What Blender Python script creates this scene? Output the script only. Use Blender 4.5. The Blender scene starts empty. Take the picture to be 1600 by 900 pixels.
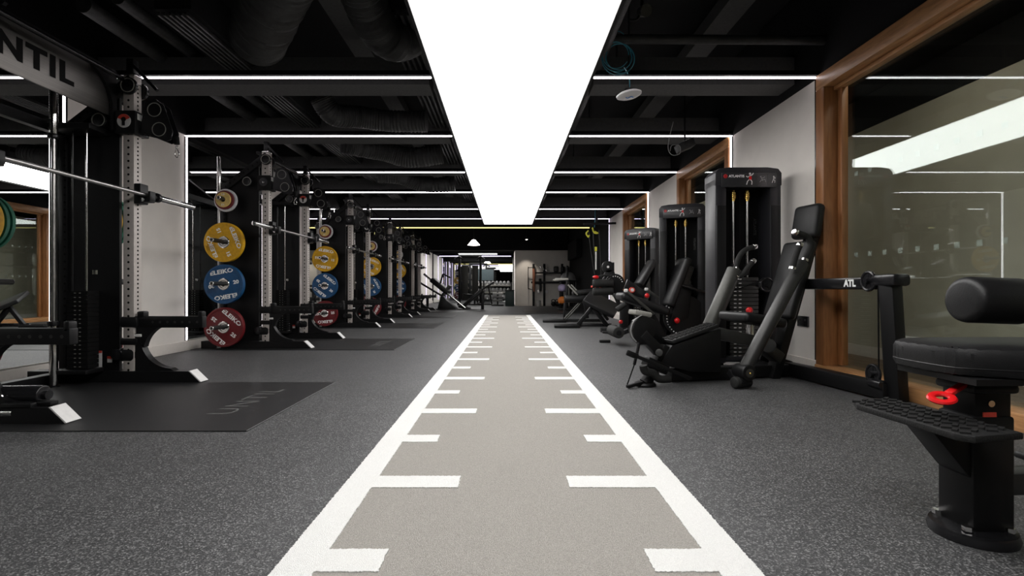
import bpy, bmesh, math, random
from mathutils import Vector, Matrix, Euler
random.seed(7)
SC = bpy.context.scene
COL = SC.collection
PI = math.pi

# ------------------------------------------------------------------ camera
cd = bpy.data.cameras.new('camera')
cam = bpy.data.objects.new('camera', cd)
COL.objects.link(cam)
cam.location = (0, 0, 0.70)
cam.rotation_euler = (PI / 2, 0, 0)
cd.sensor_width = 36
cd.lens = 36 * 780 / 1600
cd.shift_x = 9 / 1600
cd.shift_y = 1 / 1600
cd.clip_start = 0.05
cd.clip_end = 200
SC.camera = cam

# ------------------------------------------------------------------ world, exposure
w = bpy.data.worlds.new('world')
SC.world = w
w.use_nodes = True
w.node_tree.nodes['Background'].inputs[0].default_value = (0.02, 0.02, 0.022, 1)
w.node_tree.nodes['Background'].inputs[1].default_value = 0.2
SC.view_settings.view_transform = 'Standard'
SC.view_settings.look = 'None'
SC.view_settings.exposure = 0.25
SC.view_settings.gamma = 1.0
SC.view_settings.use_curve_mapping = False
SC.cycles.max_bounces = 10
SC.cycles.transparent_max_bounces = 16
SC.cycles.sample_clamp_indirect = 4.0
PANEL_STRENGTH = 6.6      # the long ceiling light
LED_STRENGTH = 6.0       # the light strips

# ------------------------------------------------------------------ materials
def base_mat(name):
    m = bpy.data.materials.new(name)
    m.use_nodes = True
    nt = m.node_tree
    return m, nt, nt.nodes['Principled BSDF']

def mat(name, col, rough=0.5, metal=0.0, var=0.12, scale=40, bump=0.0, bscale=300, spec=0.5, stretch=None):
    m, nt, p = base_mat(name)
    N, L = nt.nodes, nt.links
    tc = N.new('ShaderNodeTexCoord')
    vec = tc.outputs['Object']
    if stretch:
        mp = N.new('ShaderNodeMapping')
        mp.inputs['Scale'].default_value = stretch
        L.new(vec, mp.inputs['Vector'])
        vec = mp.outputs['Vector']
    n = N.new('ShaderNodeTexNoise')
    n.inputs['Scale'].default_value = scale
    n.inputs['Detail'].default_value = 3
    L.new(vec, n.inputs['Vector'])
    r = N.new('ShaderNodeValToRGB')
    r.color_ramp.elements[0].position = 0.3
    r.color_ramp.elements[1].position = 0.7
    r.color_ramp.elements[0].color = tuple(c * (1 - var) for c in col) + (1,)
    r.color_ramp.elements[1].color = tuple(min(1, c * (1 + var)) for c in col) + (1,)
    L.new(n.outputs['Fac'], r.inputs['Fac'])
    L.new(r.outputs['Color'], p.inputs['Base Color'])
    p.inputs['Roughness'].default_value = rough
    p.inputs['Metallic'].default_value = metal
    p.inputs['Specular IOR Level'].default_value = spec
    if bump:
        n2 = N.new('ShaderNodeTexNoise')
        n2.inputs['Scale'].default_value = bscale
        n2.inputs['Detail'].default_value = 2
        L.new(vec, n2.inputs['Vector'])
        b = N.new('ShaderNodeBump')
        b.inputs['Strength'].default_value = bump
        b.inputs['Distance'].default_value = 0.004
        L.new(n2.outputs['Fac'], b.inputs['Height'])
        L.new(b.outputs['Normal'], p.inputs['Normal'])
    return m

def emit(name, col, strength):
    m, nt, p = base_mat(name)
    p.inputs['Base Color'].default_value = (0.8, 0.8, 0.8, 1)
    p.inputs['Emission Color'].default_value = col + (1,)
    p.inputs['Emission Strength'].default_value = strength
    return m

def speckle_mat(name):
    """black rubber flooring with grey granules"""
    m, nt, p = base_mat(name)
    N, L = nt.nodes, nt.links
    tc = N.new('ShaderNodeTexCoord')
    v = N.new('ShaderNodeTexVoronoi')
    v.inputs['Scale'].default_value = 250
    L.new(tc.outputs['Object'], v.inputs['Vector'])
    sep = N.new('ShaderNodeSeparateColor')
    L.new(v.outputs['Color'], sep.inputs['Color'])
    r = N.new('ShaderNodeValToRGB')
    e = r.color_ramp.elements
    e[0].position = 0.0;  e[0].color = (0.022, 0.0225, 0.0235, 1)
    e[1].position = 1.0;  e[1].color = (0.17, 0.17, 0.17, 1)
    k = e.new(0.60); k.color = (0.034, 0.0345, 0.0355, 1)
    k = e.new(0.80); k.color = (0.078, 0.078, 0.079, 1)
    L.new(sep.outputs[0], r.inputs['Fac'])
    big = N.new('ShaderNodeTexNoise')
    big.inputs['Scale'].default_value = 2.2
    L.new(tc.outputs['Object'], big.inputs['Vector'])
    mr = N.new('ShaderNodeMapRange')
    mr.inputs[1].default_value = 0.3; mr.inputs[2].default_value = 0.7
    mr.inputs[3].default_value = 0.9; mr.inputs[4].default_value = 1.1
    L.new(big.outputs['Fac'], mr.inputs['Value'])
    mx = N.new('ShaderNodeMixRGB'); mx.blend_type = 'MULTIPLY'; mx.inputs[0].default_value = 1
    L.new(r.outputs['Color'], mx.inputs[1]); L.new(mr.outputs[0], mx.inputs[2])
    L.new(mx.outputs[0], p.inputs['Base Color'])
    p.inputs['Roughness'].default_value = 0.55
    p.inputs['Specular IOR Level'].default_value = 0.5
    b = N.new('ShaderNodeBump'); b.inputs['Strength'].default_value = 0.35; b.inputs['Distance'].default_value = 0.003
    L.new(v.outputs['Distance'], b.inputs['Height'])
    L.new(b.outputs['Normal'], p.inputs['Normal'])
    return m

def wood_mat(name, c0, c1, stretch, rough=0.45):
    m, nt, p = base_mat(name)
    N, L = nt.nodes, nt.links
    tc = N.new('ShaderNodeTexCoord')
    mp = N.new('ShaderNodeMapping'); mp.inputs['Scale'].default_value = stretch
    L.new(tc.outputs['Object'], mp.inputs['Vector'])
    n = N.new('ShaderNodeTexNoise'); n.inputs['Scale'].default_value = 9; n.inputs['Detail'].default_value = 5
    n.inputs['Distortion'].default_value = 0.6
    L.new(mp.outputs['Vector'], n.inputs['Vector'])
    r = N.new('ShaderNodeValToRGB')
    r.color_ramp.elements[0].position = 0.32; r.color_ramp.elements[0].color = c0 + (1,)
    r.color_ramp.elements[1].position = 0.68; r.color_ramp.elements[1].color = c1 + (1,)
    L.new(n.outputs['Fac'], r.inputs['Fac'])
    L.new(r.outputs['Color'], p.inputs['Base Color'])
    p.inputs['Roughness'].default_value = rough
    return m

def glass_mat(name, f0=0.055, tint=(0.93, 0.95, 0.93)):
    m = bpy.data.materials.new(name)
    m.use_nodes = True
    nt = m.node_tree
    N, L = nt.nodes, nt.links
    N.remove(N['Principled BSDF'])
    out = N['Material Output']
    g = N.new('ShaderNodeNewGeometry')
    d = N.new('ShaderNodeVectorMath'); d.operation = 'DOT_PRODUCT'
    L.new(g.outputs['Incoming'], d.inputs[0]); L.new(g.outputs['Normal'], d.inputs[1])
    def mth(op, a, b=None):
        q = N.new('ShaderNodeMath'); q.operation = op
        for i, x in enumerate((a, b)):
            if x is None: continue
            if isinstance(x, (int, float)): q.inputs[i].default_value = x
            else: L.new(x, q.inputs[i])
        return q.outputs[0]
    c = mth('ABSOLUTE', d.outputs['Value'])
    f = mth('ADD', mth('MULTIPLY', mth('POWER', mth('SUBTRACT', 1.0, c), 5.0), 1 - f0), f0)
    t = N.new('ShaderNodeBsdfTransparent'); t.inputs[0].default_value = tint + (1,)
    gl = N.new('ShaderNodeBsdfGlossy'); gl.inputs['Roughness'].default_value = 0.0
    gl.inputs['Color'].default_value = (0.93, 1.0, 0.97, 1)
    mx = N.new('ShaderNodeMixShader')
    L.new(f, mx.inputs[0]); L.new(t.outputs[0], mx.inputs[1]); L.new(gl.outputs[0], mx.inputs[2])
    L.new(mx.outputs[0], out.inputs['Surface'])
    return m

M = dict(
    floor=speckle_mat('rubber_flooring'),
    mat=mat('black_rubber_mat', (0.010, 0.010, 0.0105), 0.45, var=0.25, scale=120, bump=0.25, bscale=500),
    matprint=mat('grey_mat_print', (0.085, 0.085, 0.082), 0.6, var=0.4, scale=60),
    turf=mat('grey_turf', (0.32, 0.303, 0.278), 0.95, var=0.28, scale=420, bump=1.0, bscale=700, spec=0.1),
    turfw=mat('white_turf', (0.74, 0.74, 0.72), 0.95, var=0.10, scale=420, bump=1.0, bscale=700, spec=0.1),
    ceiling=mat('black_ceiling_paint', (0.010, 0.010, 0.0105), 0.85, spec=0.15),
    blackwall=mat('black_wall_paint', (0.008, 0.008, 0.0085), 0.85, spec=0.15),
    ceilgrey=mat('dark_grey_soffit', (0.060, 0.060, 0.060), 0.8, spec=0.25),
    duct=mat('black_duct_fabric', (0.022, 0.022, 0.0225), 0.55, spec=0.4, bump=1.0, bscale=34, scale=14, var=0.3),
    white=mat('pale_wall_panel', (0.66, 0.625, 0.585), 0.8, var=0.03, scale=6, bump=0.05, bscale=500),
    base=mat('baseboard_paint', (0.60, 0.56, 0.52), 0.6, var=0.03),
    beige=mat('beige_wall_paint', (0.42, 0.40, 0.33), 0.85, var=0.05, scale=5),
    wood=wood_mat('oiled_wood_frame', (0.215, 0.085, 0.028), (0.30, 0.128, 0.045), (6, 6, 0.7)),
    woodh=wood_mat('oiled_wood_sill', (0.27, 0.125, 0.045), (0.47, 0.24, 0.10), (6, 0.7, 6)),
    plank=wood_mat('brown_floor_wood', (0.10, 0.060, 0.034), (0.18, 0.115, 0.070), (9, 1.0, 5), 0.4),
    mirror=mat('mirror_silver', (0.82, 0.84, 0.83), 0.0, 1.0, var=0.0),
    glass=glass_mat('window_glass'),
    frost=mat('frosted_square', (0.30, 0.31, 0.28), 0.7, var=0.05),
    panel=emit('light_panel_diffuser', (1.0, 0.985, 0.97), PANEL_STRENGTH),
    led=emit('led_white', (1.0, 0.93, 0.97), LED_STRENGTH),
    ledlilac=emit('led_lilac', (0.80, 0.68, 1.0), LED_STRENGTH * 0.5),
    ledyellow=emit('led_yellow', (1.0, 0.86, 0.32), LED_STRENGTH * 0.22),
    lamp=emit('lamp_white', (1.0, 0.95, 0.88), 14.0),
    black=mat('black_powder_coat', (0.0048, 0.0048, 0.0052), 0.45, spec=0.24, var=0.15, scale=90, bump=0.08, bscale=900),
    satin=mat('satin_black_steel', (0.008, 0.008, 0.009), 0.26, spec=0.4, var=0.15),
    dgrey=mat('dark_grey_steel', (0.026, 0.026, 0.025), 0.42, 0.3, bump=0.05, bscale=700),
    graph=mat('graphite_tube', (0.042, 0.042, 0.037), 0.45, 0.35, bump=0.05, bscale=700),
    shroud=mat('charcoal_shroud', (0.013, 0.013, 0.0155), 0.42, spec=0.35, var=0.1, bump=0.08, bscale=900),
    post=mat('grey_steel_post', (0.44, 0.40, 0.375), 0.5, 0.1, var=0.06),
    hole=mat('bolt_hole_black', (0.004, 0.004, 0.004), 0.8, spec=0.12),
    brushed=mat('brushed_steel', (0.20, 0.19, 0.18), 0.42, 0.9, var=0.15, scale=30, stretch=(1, 0.03, 12)),
    chrome=mat('chrome', (0.62, 0.61, 0.60), 0.16, 1.0, var=0.04),
    steel=mat('bar_steel', (0.42, 0.41, 0.40), 0.28, 1.0, var=0.08),
    brass=mat('brass_spring', (0.75, 0.53, 0.16), 0.25, 1.0, var=0.2),
    pad=mat('black_vinyl', (0.006, 0.006, 0.0065), 0.45, spec=0.32, var=0.2, scale=60, bump=0.15, bscale=420),
    padgrey=mat('grey_foot_rubber', (0.21, 0.205, 0.185), 0.8, bump=0.6, bscale=260),
    foam=mat('black_foam', (0.013, 0.013, 0.0125), 0.75, spec=0.3, bump=0.25, bscale=500),
    tread=mat('black_tread_rubber', (0.007, 0.007, 0.007), 0.6, spec=0.3, bump=0.4, bscale=200),
    red=mat('red_plastic', (0.50, 0.005, 0.007), 0.35),
    redrub=mat('red_bumper_rubber', (0.125, 0.005, 0.008), 0.5, bump=0.1),
    blue=mat('blue_bumper_rubber', (0.003, 0.060, 0.165), 0.5, bump=0.1),
    yellow=mat('yellow_bumper_rubber', (0.62, 0.335, 0.003), 0.5, bump=0.1),
    green=mat('green_bumper_rubber', (0.006, 0.12, 0.07), 0.5, bump=0.1),
    whiterub=mat('white_plate_rubber', (0.62, 0.62, 0.64), 0.5),
    cream=mat('cream_plate_rubber', (0.70, 0.50, 0.16), 0.5),
    text=mat('white_lettering', (0.85, 0.85, 0.84), 0.5, var=0.02),
    blacktext=mat('black_lettering', (0.003, 0.003, 0.003), 0.6, spec=0.1),
    sticker=mat('white_sticker', (0.62, 0.61, 0.60), 0.5, var=0.05),
    stickred=mat('red_sticker', (0.55, 0.05, 0.03), 0.5),
    signblack=mat('black_sign_film', (0.020, 0.020, 0.022), 0.35),
    cyan=mat('blue_data_cable', (0.03, 0.22, 0.30), 0.5),
    plastic=mat('white_plastic', (0.66, 0.65, 0.66), 0.4, var=0.03),
    blueprint=mat('blue_print', (0.16, 0.36, 0.75), 0.5),
    orange=mat('orange_ball_rubber', (0.70, 0.20, 0.03), 0.55, bump=0.3),
    lilac=mat('lilac_ball_rubber', (0.42, 0.36, 0.55), 0.55),
    strap=mat('yellow_strap', (0.62, 0.60, 0.05), 0.7),
    bucket=mat('white_bucket', (0.55, 0.54, 0.52), 0.5),
    brown=mat('brown_leather', (0.26, 0.10, 0.055), 0.6),
    bin=mat('dark_green_box', (0.012, 0.030, 0.028), 0.5),
    screen=mat('dark_screen', (0.10, 0.13, 0.14), 0.12),
    hexgrey=mat('grey_dumbbell', (0.20, 0.20, 0.20), 0.5),
)

# ------------------------------------------------------------------ mesh helpers
class B:
    """collects shapes, then builds ONE mesh object"""
    def __init__(s, T=None):
        s.bm = bmesh.new()
        s.T = T or Matrix.Identity(4)
    def _add(s, t, Mx=None):
        Mx = s.T @ Mx if Mx is not None else s.T
        t.transform(Mx)
        me = bpy.data.meshes.new('tmp')
        t.to_mesh(me); t.free()
        s.bm.from_mesh(me)
        bpy.data.meshes.remove(me)
        return s
    def box(s, c, size, bev=0.0, rot=None, seg=2):
        t = bmesh.new()
        bmesh.ops.create_cube(t, size=1)
        for v in t.verts:
            v.co = Vector((v.co.x * size[0], v.co.y * size[1], v.co.z * size[2]))
        if bev:
            bmesh.ops.bevel(t, geom=t.edges[:], offset=min(bev, min(size) * 0.49), segments=seg, affect='EDGES', profile=0.5)
        Mx = Matrix.Translation(Vector(c))
        if rot is not None:
            Mx = Mx @ (rot.to_4x4() if not isinstance(rot, tuple) else Euler(rot).to_matrix().to_4x4())
        return s._add(t, Mx)
    def bar(s, p0, p1, wd, ht, bev=0.0, up=(0, 0, 1)):
        """square bar from p0 to p1; ht measured along up"""
        p0, p1 = Vector(p0), Vector(p1)
        d = p1 - p0
        z = d.normalized()
        u = Vector(up)
        if abs(z.dot(u)) > 0.98: u = Vector((1, 0, 0))
        x = u.cross(z).normalized()
        y = z.cross(x)
        R = Matrix((x, y, z)).transposed()
        return s.box((p0 + p1) / 2, (wd, ht, d.length), bev, R)
    def cyl(s, p0, p1, r, n=16, r2=None, bev=0.0):
        p0, p1 = Vector(p0), Vector(p1)
        d = p1 - p0
        t = bmesh.new()
        bmesh.ops.create_cone(t, cap_ends=True, segments=n, radius1=r, radius2=r if r2 is None else r2, depth=d.length)
        if bev:
            ed = [e for e in t.edges if abs(e.verts[0].co.z - e.verts[1].co.z) < 1e-6]
            bmesh.ops.bevel(t, geom=ed, offset=bev, segments=3, affect='EDGES', profile=0.5)
        R = d.normalized().to_track_quat('Z', 'Y').to_matrix()
        return s._add(t, Matrix.Translation((p0 + p1) / 2) @ R.to_4x4())
    def ball(s, c, r, sc=(1, 1, 1), n=16):
        t = bmesh.new()
        bmesh.ops.create_uvsphere(t, u_segments=n, v_segments=max(6, n // 2), radius=r)
        return s._add(t, Matrix.Translation(Vector(c)) @ Matrix.Diagonal((*sc, 1)))
    def tube(s, pts, r, n=10, smooth=True, caps=True):
        pts = [Vector(p) for p in pts]
        rs = list(r) if isinstance(r, (list, tuple)) else [r] * len(pts)
        if smooth and len(pts) > 2:
            q, qr = [], []
            for i in range(len(pts) - 1):
                a, b, c, d = pts[max(i - 1, 0)], pts[i], pts[i + 1], pts[min(i + 2, len(pts) - 1)]
                for k in range(5):
                    u = k / 5
                    q.append(0.5 * ((2 * b) + (c - a) * u + (2 * a - 5 * b + 4 * c - d) * u * u + (3 * b - a - 3 * c + d) * u ** 3))
                    qr.append(rs[i] + (rs[i + 1] - rs[i]) * u)
            q.append(pts[-1]); qr.append(rs[-1])
            pts, rs = q, qr
        t = bmesh.new()
        rings = []
        x = None
        for i, p in enumerate(pts):
            d = (pts[min(i + 1, len(pts) - 1)] - pts[max(i - 1, 0)]).normalized()
            if x is None:
                x = d.orthogonal().normalized()
            else:
                x = (x - d * x.dot(d))
                x = x.normalized() if x.length > 1e-6 else d.orthogonal().normalized()
            y = d.cross(x)
            rings.append([t.verts.new(p + (x * math.cos(2 * PI * k / n) + y * math.sin(2 * PI * k / n)) * rs[i]) for k in range(n)])
        for a, b in zip(rings, rings[1:]):
            for k in range(n):
                t.faces.new((a[k], a[(k + 1) % n], b[(k + 1) % n], b[k]))
        if caps:
            t.faces.new(rings[0][::-1]); t.faces.new(rings[-1])
        return s._add(t)
    def ring(s, c, R, r, axis='y', n=32, m=8):
        """torus"""
        c = Vector(c)
        a = {'x': (Vector((0, 1, 0)), Vector((0, 0, 1))), 'y': (Vector((1, 0, 0)), Vector((0, 0, 1))), 'z': (Vector((1, 0, 0)), Vector((0, 1, 0)))}[axis]
        w_ = a[0].cross(a[1])
        t = bmesh.new()
        rr = []
        for i in range(n):
            th = 2 * PI * i / n
            d = a[0] * math.cos(th) + a[1] * math.sin(th)
            rr.append([t.verts.new(c + d * (R + r * math.cos(2 * PI * k / m)) + w_ * r * math.sin(2 * PI * k / m)) for k in range(m)])
        for i in range(n):
            a_, b_ = rr[i], rr[(i + 1) % n]
            for k in range(m):
                t.faces.new((a_[k], b_[k], b_[(k + 1) % m], a_[(k + 1) % m]))
        bmesh.ops.recalc_face_normals(t, faces=t.faces[:])
        return s._add(t)
    def lathe(s, prof, n=40, Mx=None):
        """profile of (r, h) about z; Mx places it"""
        t = bmesh.new()
        rr = []
        for r, h in prof:
            if r < 1e-6: rr.append([t.verts.new((0, 0, h))])
            else: rr.append([t.verts.new((r * math.cos(2 * PI * k / n), r * math.sin(2 * PI * k / n), h)) for k in range(n)])
        for a, b in zip(rr, rr[1:]):
            for k in range(n):
                k2 = (k + 1) % n
                if len(a) == 1 and len(b) == 1: continue
                if len(a) == 1: t.faces.new((a[0], b[k], b[k2]))
                elif len(b) == 1: t.faces.new((a[k], a[k2], b[0]))
                else: t.faces.new((a[k], a[k2], b[k2], b[k]))
        bmesh.ops.recalc_face_normals(t, faces=t.faces[:])
        return s._add(t, Mx)
    def prism(s, poly, plane, d0, d1, bev=0.0):
        f = {'xz': lambda a, b, d: (a, d, b), 'xy': lambda a, b, d: (a, b, d), 'yz': lambda a, b, d: (d, a, b)}[plane]
        t = bmesh.new()
        A = [t.verts.new(f(a, b, d0)) for a, b in poly]
        C = [t.verts.new(f(a, b, d1)) for a, b in poly]
        t.faces.new(A); t.faces.new(C[::-1])
        n = len(poly)
        for i in range(n):
            t.faces.new((A[i], C[i], C[(i + 1) % n], A[(i + 1) % n]))
        bmesh.ops.recalc_face_normals(t, faces=t.faces[:])
        if bev:
            bmesh.ops.bevel(t, geom=t.edges[:], offset=bev, segments=2, affect='EDGES', profile=0.5)
        return s._add(t)
    def build(s, name, m, parent=None, label=None, smooth=True):
        me = bpy.data.meshes.new(name)
        s.bm.to_mesh(me); s.bm.free()
        if smooth:
            me.polygons.foreach_set('use_smooth', [True] * len(me.polygons))
            me.set_sharp_from_angle(angle=math.radians(38))
        me.materials.append(M[m] if isinstance(m, str) else m)
        o = bpy.data.objects.new(name, me)
        COL.objects.link(o)
        if parent is not None: o.parent = parent
        if label: o['label'] = label
        return o

def tag(o, label, cat, group=None):
    o['label'] = label; o['category'] = cat
    if group: o['group'] = group
    return o
def thing(name, label, cat, loc=(0, 0, 0), rz=0.0, group=None):
    o = bpy.data.objects.new(name, None)
    o.empty_display_size = 0.1
    COL.objects.link(o)
    o.location = loc; o.rotation_euler = (0, 0, rz)
    return tag(o, label, cat, group)
def struct(o):
    o['kind'] = 'structure'
    return o
def stuff(o):
    o['kind'] = 'stuff'
    return o
KIDS = {}
def dup(o, parent=None):
    c = o.copy(); COL.objects.link(c)
    if parent is not None:
        c.parent = parent; c.matrix_parent_inverse = o.matrix_parent_inverse.copy()
    for k in list(o.children):
        dup(k, c)
    return c
def at(px, py, Y):
    """the point at depth Y seen at a pixel of the photograph"""
    return Vector(((px - 791) / 780 * Y, Y, 0.70 - (py - 451) / 780 * Y))

_txt = {}
def letters(body, size, name, m, parent, Mx, weight=0.0, depth=0.0008, sx=1.0, space=1.0, label=None):
    """flat lettering in its own xy plane (reads along +x, up +y), placed by Mx under parent"""
    key = (body, size, weight, depth, space)
    if key not in _txt:
        c = bpy.data.curves.new('lettering_curve', 'FONT')
        c.body = body; c.size = size; c.align_x = 'CENTER'; c.align_y = 'CENTER'
        c.offset = weight; c.extrude = depth; c.space_character = space; c.resolution_u = 3
        t = bpy.data.objects.new('tmp_text', c)
        COL.objects.link(t)
        dg = bpy.context.evaluated_depsgraph_get()
        me = bpy.data.meshes.new_from_object(t.evaluated_get(dg))
        bpy.data.objects.remove(t); bpy.data.curves.remove(c)
        _txt[key] = me
    me = _txt[key]
    if not me.materials: me.materials.append(M[m])
    o = bpy.data.objects.new(name, me)
    COL.objects.link(o)
    o.parent = parent
    o.matrix_local = Mx @ Matrix.Diagonal((sx, 1, 1, 1))
    if label: o['label'] = label
    return o
def axes(origin, x, y):
    """matrix whose local x and y point along x and y"""
    x = Vector(x).normalized(); y = Vector(y).normalized(); z = x.cross(y)
    R = Matrix((x, y, z)).transposed().to_4x4()
    return Matrix.Translation(Vector(origin)) @ R

# ------------------------------------------------------------------ the room
XL, XR = -3.62, 2.55          # left wall face, right wall face
ZB = 2.42                     # underside of the light strips
F = [4.07, 5.63, 7.38, 8.92, 10.8, 12.3, 14.1, 15.6, 17.4, 19.0, 20.7, 22.5]   # depths of the light frames
YB = -7.5
YE = 24.5
struct(B().box((-0.4, 8.5, -0.05), (8.0, 33, 0.1)).build('floor', 'floor', smooth=False))
struct(B().box((-0.4, 8.5, 3.35), (8.0, 33, 0.1)).build('ceiling', 'ceiling', smooth=False))
wl = struct(B().box((XL - 0.14, 8.5, 1.62), (0.12, 33, 3.4)).build('wall_left', 'blackwall', smooth=False))
B().box((XL - 0.03, 8.5, 2.86), (0.10, 32.9, 0.86)).build('upper_band', 'blackwall', wl, smooth=False)
whites = [(4.07, 5.63), (7.38, 8.92), (10.8, 12.3), (14.1, 15.6), (17.4, 19.0), (20.7, 24.45)]
mirrors = [(-7.0, 4.07), (5.63, 7.38), (8.92, 10.8), (12.3, 14.1), (15.6, 17.4), (19.0, 20.7)]
for a, b in whites:
    B().box((XL - 0.04, (a + b) / 2, 1.215), (0.08, b - a - 0.01, 2.43)).build('wall_panel', 'white', wl, smooth=False)
names = ['beside the nearest rack', 'beside the second rack', 'beside the third rack', 'beside the fourth rack', 'behind the farthest rack', 'beyond the leg press']
for (a, b), nm in zip(mirrors, names):
    o = B().box((XL - 0.05, (a + b) / 2, 1.265), (0.02, b - a - 0.01, 2.33)).build('wall_mirror', 'mirror', smooth=False)
    tag(o, 'tall mirror filling the left wall bay ' + nm, 'mirror', 'left wall mirrors')
bl = struct(B().box((XL + 0.008, 8.5, 0.055), (0.016, 32.9, 0.11), 0.003).build('baseboard_left', 'base', smooth=False))

# right wall: pale panels, black upper band, three wood framed windows, black far part
wr = struct(B().box((XR + 0.06, 8.5, 2.85), (0.12, 33, 0.86)).build('wall_right', 'blackwall', smooth=False))
for a, b in [(4.07, 5.63), (7.38, 8.92), (10.8, 12.3)]:
    B().box((XR + 0.06, (a + b) / 2, 1.21), (0.12, b - a, 2.42)).build('wall_panel', 'white', wr, smooth=False)
B().box((XR + 0.06, 16.2, 1.21), (0.12, 7.8, 2.42)).build('black_wall_panel', 'blackwall', wr, smooth=False)
for a, b in [(4.07, 5.63), (7.38, 8.92), (10.8, 12.3)]:
    B().box((XR - 0.007, (a + b) / 2, 0.055), (0.014, b - a - 0.02, 0.11), 0.003).build('baseboard', 'base', wr, smooth=False)

def window(n, a, b):
    root = bpy.data.objects.new('window_%d' % n, None)
    COL.objects.link(root); struct(root)
    x0 = XR - 0.03
    B().box((x0 + 0.06, (a + b) / 2, 0.045), (0.16, b - a, 0.09), 0.004).build('sill', 'woodh', root)
    B().box((x0 + 0.06, (a + b) / 2, 2.36), (0.14, b - a, 0.12), 0.004).build('head', 'woodh', root)
    B().box((x0 + 0.10, (a + b) / 2, 2.285), (0.06, b - a - 0.2, 0.03), 0.003).build('head_bead', 'woodh', root)
    for y in (a, b):
        s = 1 if y == a else -1
        B().box((x0 + 0.06, y + s * 0.05, 1.195), (0.14, 0.10, 2.21), 0.004).build('jamb', 'wood', root)
        B().box((x0 + 0.12, y + s * 0.135, 1.195), (0.05, 0.05, 2.19), 0.003).build('jamb_bead', 'wood', root)
    B().box((x0 + 0.11, (a + b) / 2, 1.19), (0.010, b - a - 0.22, 2.20)).build('pane', 'glass', root, smooth=False)
    for z in (0.955, 1.565):
        k = int((b - 0.25 - max(a, 1.6) - 0.2) / 0.14)
        for i in range(k):
            B().box((x0 + 0.1165, b - 0.29 - 0.14 * i, z), (0.002, 0.034, 0.034)).build('frosted_square', 'frost', root, smooth=False)
    return root
window(1, -7.0, 4.05)
window(2, 5.65, 7.36)
window(3, 8.94, 10.78)

# the room behind the windows
struct(B().box((3.72, 3.4, 1.16), (0.1, 21, 2.33)).build('wall_office', 'beige', smooth=False))
struct(B().box((3.2, 3.4, 2.70), (0.95, 21, 0.06)).build('ceiling_office', 'ceiling', smooth=False))
struct(B().box((3.72, 3.4, 2.65), (0.1, 21, 0.64)).build('trim_office', 'blackwall', smooth=False))
struct(B().box((3.15, 13.6, 1.5), (1.1, 0.1, 3.0)).build('wall_office_far', 'beige', smooth=False))
struct(B().box((3.655, 3.4, 0.06), (0.02, 21, 0.12), 0.003).build('baseboard_office', 'base', smooth=False))
fo = struct(B().box((3.15, 3.4, -0.02), (1.1, 21, 0.02)).build('floor_office', 'plank', smooth=False))
for i in range(7):
    for k in range(4):
        y0 = 1.6 + k * 1.2 + (i % 3) * 0.4
        B().box((2.76 + i * 0.14, y0, 0.0), (0.136, 1.194, 0.02), 0.002, seg=1).build('plank', 'plank', fo, smooth=False)
for y in (1.0, 3.6, 6.4, 9.6):  # added glowing bars, hidden above the window head, to brighten this room
    o = B().box((2.86, y, 2.655), (0.14, 0.9, 0.03), 0.004).build('office_fill_light', emit('office_fill_glow', (1.0, 0.93, 0.80), 9.0), smooth=False)
    tag(o, 'slim added fill light in the room behind the glass, above the ' + {1.0: 'nearest end', 3.6: 'first wood jamb', 6.4: 'second window', 9.6: 'third window'}[y], 'lamp', 'added fill lights behind the glass wall')

# back of the room
wb = struct(B().box((1.46, 20.3, 1.125), (2.2, 0.2, 2.25)).build('wall_back', 'white', smooth=False))
B().box((1.46, 20.192, 0.05), (2.2, 0.016, 0.10), 0.003).build('baseboard', 'base', wb, smooth=False)
B().box((0.42, 22.4, 1.2), (0.1, 4.2, 2.4)).build('return_panel', 'white', wb, smooth=False)
struct(B().box((-0.55, 20.4, 2.75), (6.1, 0.5, 1.0)).build('wall_bulkhead', 'blackwall', smooth=False))
struct(B().box((-1.6, YE + 0.1, 1.6), (4.3, 0.1, 3.4)).build('wall_back_far', 'blackwall', smooth=False))
o = B().box((-1.62, YE, 1.22), (3.9, 0.02, 2.40)).build('back_mirror', 'mirror', smooth=False)
tag(o, 'wide mirror across the far end of the gym', 'mirror')
struct(B().box((-0.5, YB - 0.05, 1.6), (6.4, 0.1, 3.4)).build('wall_front', 'blackwall', smooth=False))

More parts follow.
